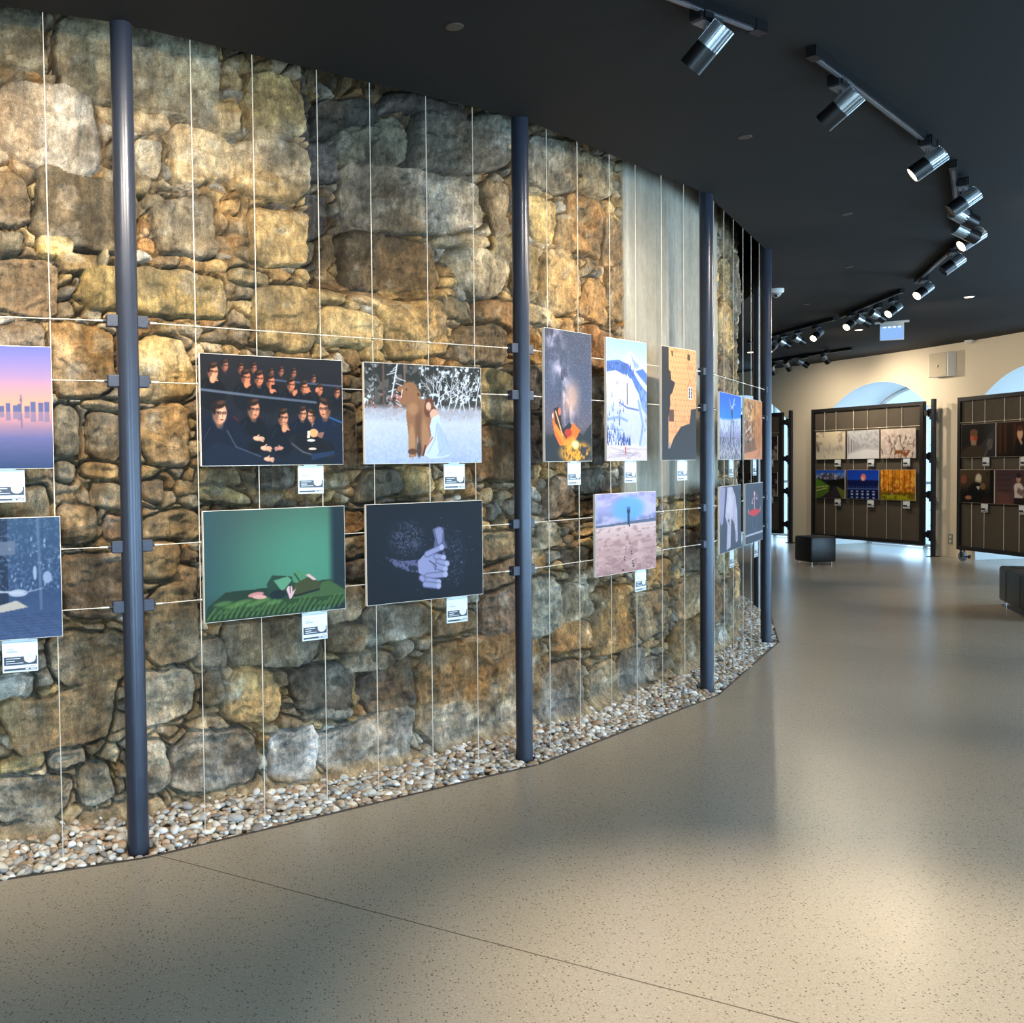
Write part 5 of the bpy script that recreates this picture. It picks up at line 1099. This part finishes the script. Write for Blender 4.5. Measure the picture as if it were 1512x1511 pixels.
S = [ # px, side, angle offset, aim height, lit, power, label
 (1043, 71, 'w', -2.0, 1.7, True, W1*.45, 'spotlight nearest the camera, on the track at the top edge'),
 (1240, 161, 'w', -.5, 2.1, True, W1, 'unlit looking spotlight at the left of the two headed track'),
 (1369, 243, 'w', -3, 2.0, True, W1*1.1, 'lit spotlight at the right end of the two headed track'),
 (1422, 299, 'w', -3, 1.9, False, 0, 'unlit spotlight topmost in the crowded group'),
 (1424, 321, 'o', 14, 1.4, True, 60, 'upper of the two lit spotlights turned right in the crowded group'),
 (1427, 344, 'o', 10, 1.4, True, 60, 'lower of the two lit spotlights turned right in the crowded group'),
 (1434, 354, 'w', -5, 1.9, True, W1*.8, 'lit spotlight lowest in the crowded group, turned left'),
 (1406, 391, 'w', -2, 1.9, False, 0, 'unlit spotlight just below the crowded group'),
 (1363, 430, 'w', -6, 1.8, True, W1*.6, 'lit spotlight between the crowded group and the stepped row'),
 (1319, 458, 'w', -6, 1.8, True, 50, 'lit spotlight directly above the glowing blue sign'),
 (1296, 467, 'o', 6, 1.6, False, 55, 'dark spotlight turned right, just left of the glowing sign'),
 (1274, 474, 'o', 5, 1.6, False, 50, 'dark spotlight turned right, above the lit ceiling downlight'),
 (1256, 478, 'w', -6, 1.8, True, 50, 'lit spotlight at the left end of the track by the sign'),
 (1206, 495, 'w', -6, 1.8, True, 40, 'lit spotlight at the right of the far stepped track'),
 (1180, 502, 'o', 5, 1.6, False, 45, 'dark spotlight in the middle of the far stepped track'),
 (1158, 507, 'o', 4, 1.6, False, 45, 'dark spotlight at the left of the far stepped track'),
 (1140, 514, 'w', -6, 1.8, True, 30, 'lit spotlight beside the far dark pole')]
for x, y, sd, da_, z, lit, pw, lab in S:
    hc = at_px(x, y); head(hc, wallaim(hc, da_, z) if sd == 'w' else outaim(hc, da_, z), lit, lab, pw*(1.35 if sd == 'w' else 2.1), 104 if sd == 'w' else 104)
for x, y, lit, pw, lab in ((1219, 530, False, 160, 'dark spotlight at the right of the farthest track'), (1187, 537, True, 200, 'single lit spotlight on the farthest track'), (1163, 541, False, 120, 'dark spotlight left of the lit one on the farthest track'), (1141, 547, False, 0, 'dark spotlight on the farthest track beside the pole')):
    hc = at_px(x, y); head(hc, outaim(hc, 2 if not lit else -4, 1.9), lit, lab, pw*.75, 120)
# heads of the near tracks above and beside the camera (outside the picture)
for k, (a, r, da_, z, pw) in enumerate(((-64.6, RT, 0, 2.0, W1*1.0), (-68.2, RT, 0, 2.0, W1*.9), (-72.4, RT, 0, 1.9, W1*.9), (-61.3, RT - .06, -1, 2.1, W1*1.1))):
    head(pol(a, r, ZH), pol(a + da_, RW, z), True, ['spotlight on the near track outside the picture, first from the first pole', 'spotlight on the near track outside the picture, second from the first pole', 'spotlight on the near track outside the picture, farthest from the first pole', 'spotlight on the top edge track just outside the picture'][k], pw*1.3, 108)

# ------------------------------------------------------------------ recessed discs, downlights, sign, camera, sensor, box, socket
dl = ['dark round ceiling cover nearest the camera, above the bear print', 'dark round ceiling cover below the first two spotlight tracks', 'round ceiling cover left of the crowded spotlight group', 'round ceiling cover right of the dome camera', 'small far round ceiling cover near the dome camera']
for k, (x, y) in enumerate(((671, 39), (1100, 202), (1250, 316), (1253, 394), (1191, 449))):
    p = atz(x, y, H); b = MB(); b.lathe(p + [0, 0, .004], (0, 0, -1), [(0, .038), (.006, .038), (.009, .034)], 24)
    tag(b.build('ceiling_cover', M['disc'], None, smooth=True, loc=p), dl[k], 'ceiling cover', 'round ceiling covers')
for k, (x, y, lab) in enumerate(((1431, 438, 'lit recessed downlight above the glowing sign, right of the tracks'), (1268, 487, 'lit recessed downlight left of the glowing sign'), (1108, 520, 'lit recessed downlight seen between the stone wall and the pole'), (None, -21.6, 'lit recessed downlight right of the picture'), (None, -33.8, 'lit recessed downlight right of the camera, farther one'), (None, -46.0, 'lit recessed downlight right of the camera'), (None, -56.5, 'lit recessed downlight straight above the camera side'))):
    p = atz(x, y, H) if x else pol(y, 12.95, H)
    o = empty('recessed_downlight', p, lab, 'downlight', 'recessed ceiling downlights'); b = MB(); b.lathe(p + [0, 0, .004], (0, 0, -1), [(0, .058), (.008, .058), (.010, .048)], 28); b.build('trim_ring', M['greyplastic'], o, smooth=True)
    b = MB(); b.lathe(p - [0, 0, .0055], (0, 0, -1), [(0, .045), (.002, .045)], 28); b.build('lens', M['down_on'], o)
    l = bpy.data.objects.new('downlight_lamp', lamp_data('downlight_lamp', 180 if k < 3 else (110, 110, 220, 950)[k - 3], 56, .8, (1.0, .86, .66), .05)); COL.objects.link(l); l.parent = o; l.location = (0, 0, -.02)
# backlit sign
p = atz(1317, 479, H - .04); o = empty('hanging_sign', (p[0], p[1], H), 'small glowing pale blue sign hanging under the black ceiling', 'sign')
d = np.array([p[0], p[1], 0.0]); d /= np.linalg.norm(d); rt = np.array([d[1], -d[0], 0]); rt = rt*math.cos(.25) + d*math.sin(.25)*0; rt /= np.linalg.norm(rt); ax = np.array([rt, [-rt[1], rt[0], 0], [0, 0, 1]]).T
fwd = np.array([-rt[1], rt[0], 0]); 
if np.dot(fwd, d) > 0: fwd = -fwd
p = np.array([p[0], p[1], H])
b = MB(); b.box(p - [0, 0, .012], (.40, .07, .024), ax, .004); b.box(p - [0, 0, .045], (.28, .05, .045), ax); b.build('sign_housing', M['whiteplastic'], o)
b = MB(); b.box(p - [0, 0, .155], (.272, .008, .175), ax); b.build('sign_panel', M['sign'], o)
b = MB()
for k in range(4): b.box(p - [0, 0, .078] + rt*(-.085 + .057*k) + fwd*.006, (.032, .004, .012), ax)
b.build('led_row', M['led'], o)
b = MB(); 
for s in (-1, 1): b.box(p - [0, 0, .155] + rt*s*.138, (.006, .012, .18), ax)
b.box(p - [0, 0, .245], (.28, .012, .006), ax); b.build('sign_rim', M['whiteplastic'], o)
# dome camera
p = atz(1146, 427, H); o = empty('dome_camera', p, 'small white dome camera on the ceiling beside the far pole', 'camera')
b = MB(); b.lathe(p, (0, 0, -1), [(0, .078), (.03, .078), (.042, .068)], 24); b.build('camera_base', M['whiteplastic'], o, smooth=True)
b = MB(); b.lathe(p - [0, 0, .042], (0, 0, -1), [(0, .052), (.02, .048), (.038, .034), (.048, .014)], 20); b.build('camera_dome', M['greyplastic'], o, smooth=True)
b = MB(); b.ball(p + np.array([-.012, -.026, -.068]), .022, 12); b.build('camera_lens', M['lens_off'], o, smooth=True)
# ceiling sensor at the wall head
p = circ(1431, 503, RO - .09); p[2] = H; o = empty('ceiling_sensor', p, 'small white sensor where the ceiling meets the cream wall', 'sensor'); b = MB(); b.lathe(p, (0, 0, -1), [(0, .065), (.02, .065), (.045, .045), (.05, .03)], 20); b.build('sensor_body', M['whiteplastic'], o, smooth=True)
# white cabinet high on the wall
a_ = 9.85; d = pol(a_ + .01, 1) - pol(a_, 1); d /= np.linalg.norm(d); n = -(pol(a_, 1) - pol(a_, 0)); ax = np.array([d, n, [0, 0, 1]]).T; p = pol(a_, RO - .085, 3.08)
o = empty('wall_box', pol(a_, RO, 3.08), 'square cream cabinet with a white side high on the pier between two arches', 'wall cabinet'); b = MB(); b.box(p, (.42, .15, .38), ax, .01); b.build('box_body', M['whiteplastic'], o)
b = MB(); b.box(p + n*.079, (.36, .008, .36), ax); b.build('box_cover', M['beigebox'], o); b = MB(); b.box(p + n*.086 - [0, 0, .02], (.045, .010, .018), ax); b.box(p + n*.090 - [0, 0, .028], (.014, .016, .03), ax); b.build('box_latch', M['blackmetal'], o)
# socket
p = circ(1404, 796, RO); a_ = ang(p); d = pol(a_ + .01, 1) - pol(a_, 1); d /= np.linalg.norm(d); n = -(pol(a_, 1) - pol(a_, 0)); ax = np.array([d, n, [0, 0, 1]]).T
o = empty('wall_socket', p, 'pale socket plate low on the cream pier between two panels', 'socket'); b = MB(); b.box(p + n*.006, (.09, .012, .16), ax, .004); b.build('socket_plate', M['greyplastic'], o); b = MB(); b.cyl(p + n*.010 + [0, 0, .035], p + n*.0145 + [0, 0, .035], .022, 16); b.cyl(p + n*.010 - [0, 0, .035], p + n*.0145 - [0, 0, .035], .022, 16); b.build('socket_insert', M['whiteplastic'], o)

# ------------------------------------------------------------------ daylight
w = bpy.data.worlds.new('sky'); scn.world = w; w.use_nodes = True; nt = w.node_tree; bg = nt.nodes['Background']
bg.inputs[0].default_value = (.42, .70, 1.0, 1); bg.inputs[1].default_value = 1.9
DAY = (.50, .75, 1.0)
def daylight(c, power, w_=2.1, h_=2.0):
    l = bpy.data.lights.new('window_daylight', 'AREA'); l.shape = 'RECTANGLE'; l.size = w_; l.size_y = h_; l.energy = power; l.color = DAY
    o = bpy.data.objects.new('window_daylight', l); COL.objects.link(o); p = pol(c, RO + 1.35, 1.1); o.location = tuple(p)
    n = -(pol(c, 1) - pol(c, 0)); n[2] = -.05; o.rotation_euler = Vector(n).to_track_quat('-Z', 'Z').to_euler()
for c in WIN:
    daylight(c, 60 if c > -3 else 270)

# ------------------------------------------------------------------ camera and colour management
cam = bpy.data.cameras.new('camera'); co = bpy.data.objects.new('camera', cam); COL.objects.link(co)
Rt = RM.T
def b_(v): return Vector((v[0], v[2], -v[1]))
xr, dn, fw = b_(Rt @ np.array([1, 0, 0])), b_(Rt @ np.array([0, 1, 0])), b_(Rt @ np.array([0, 0, 1]))
mw = Matrix((( xr.x, -dn.x, -fw.x, 0), (xr.y, -dn.y, -fw.y, 0), (xr.z, -dn.z, -fw.z, CAMZ), (0, 0, 0, 1)))
co.matrix_world = mw
cam.sensor_fit = 'HORIZONTAL'; cam.sensor_width = 36; cam.lens = 36*F/1512; cam.shift_x = (756 - CX)/1512; cam.shift_y = (CY - 755.5)/1512
cam.clip_start = .05; cam.clip_end = 200
scn.camera = co
vs = scn.view_settings; scn.display_settings.display_device = 'sRGB'; vs.view_transform = 'Standard'; vs.look = 'None'; vs.gamma = 1; vs.use_curve_mapping = False; vs.exposure = -0.05
cy = scn.cycles; cy.use_denoising = True; cy.max_bounces = 8; cy.diffuse_bounces = 4; cy.glossy_bounces = 4; cy.transparent_max_bounces = 8; cy.sample_clamp_indirect = 6.0; cy.caustics_reflective = False; cy.caustics_refractive = False
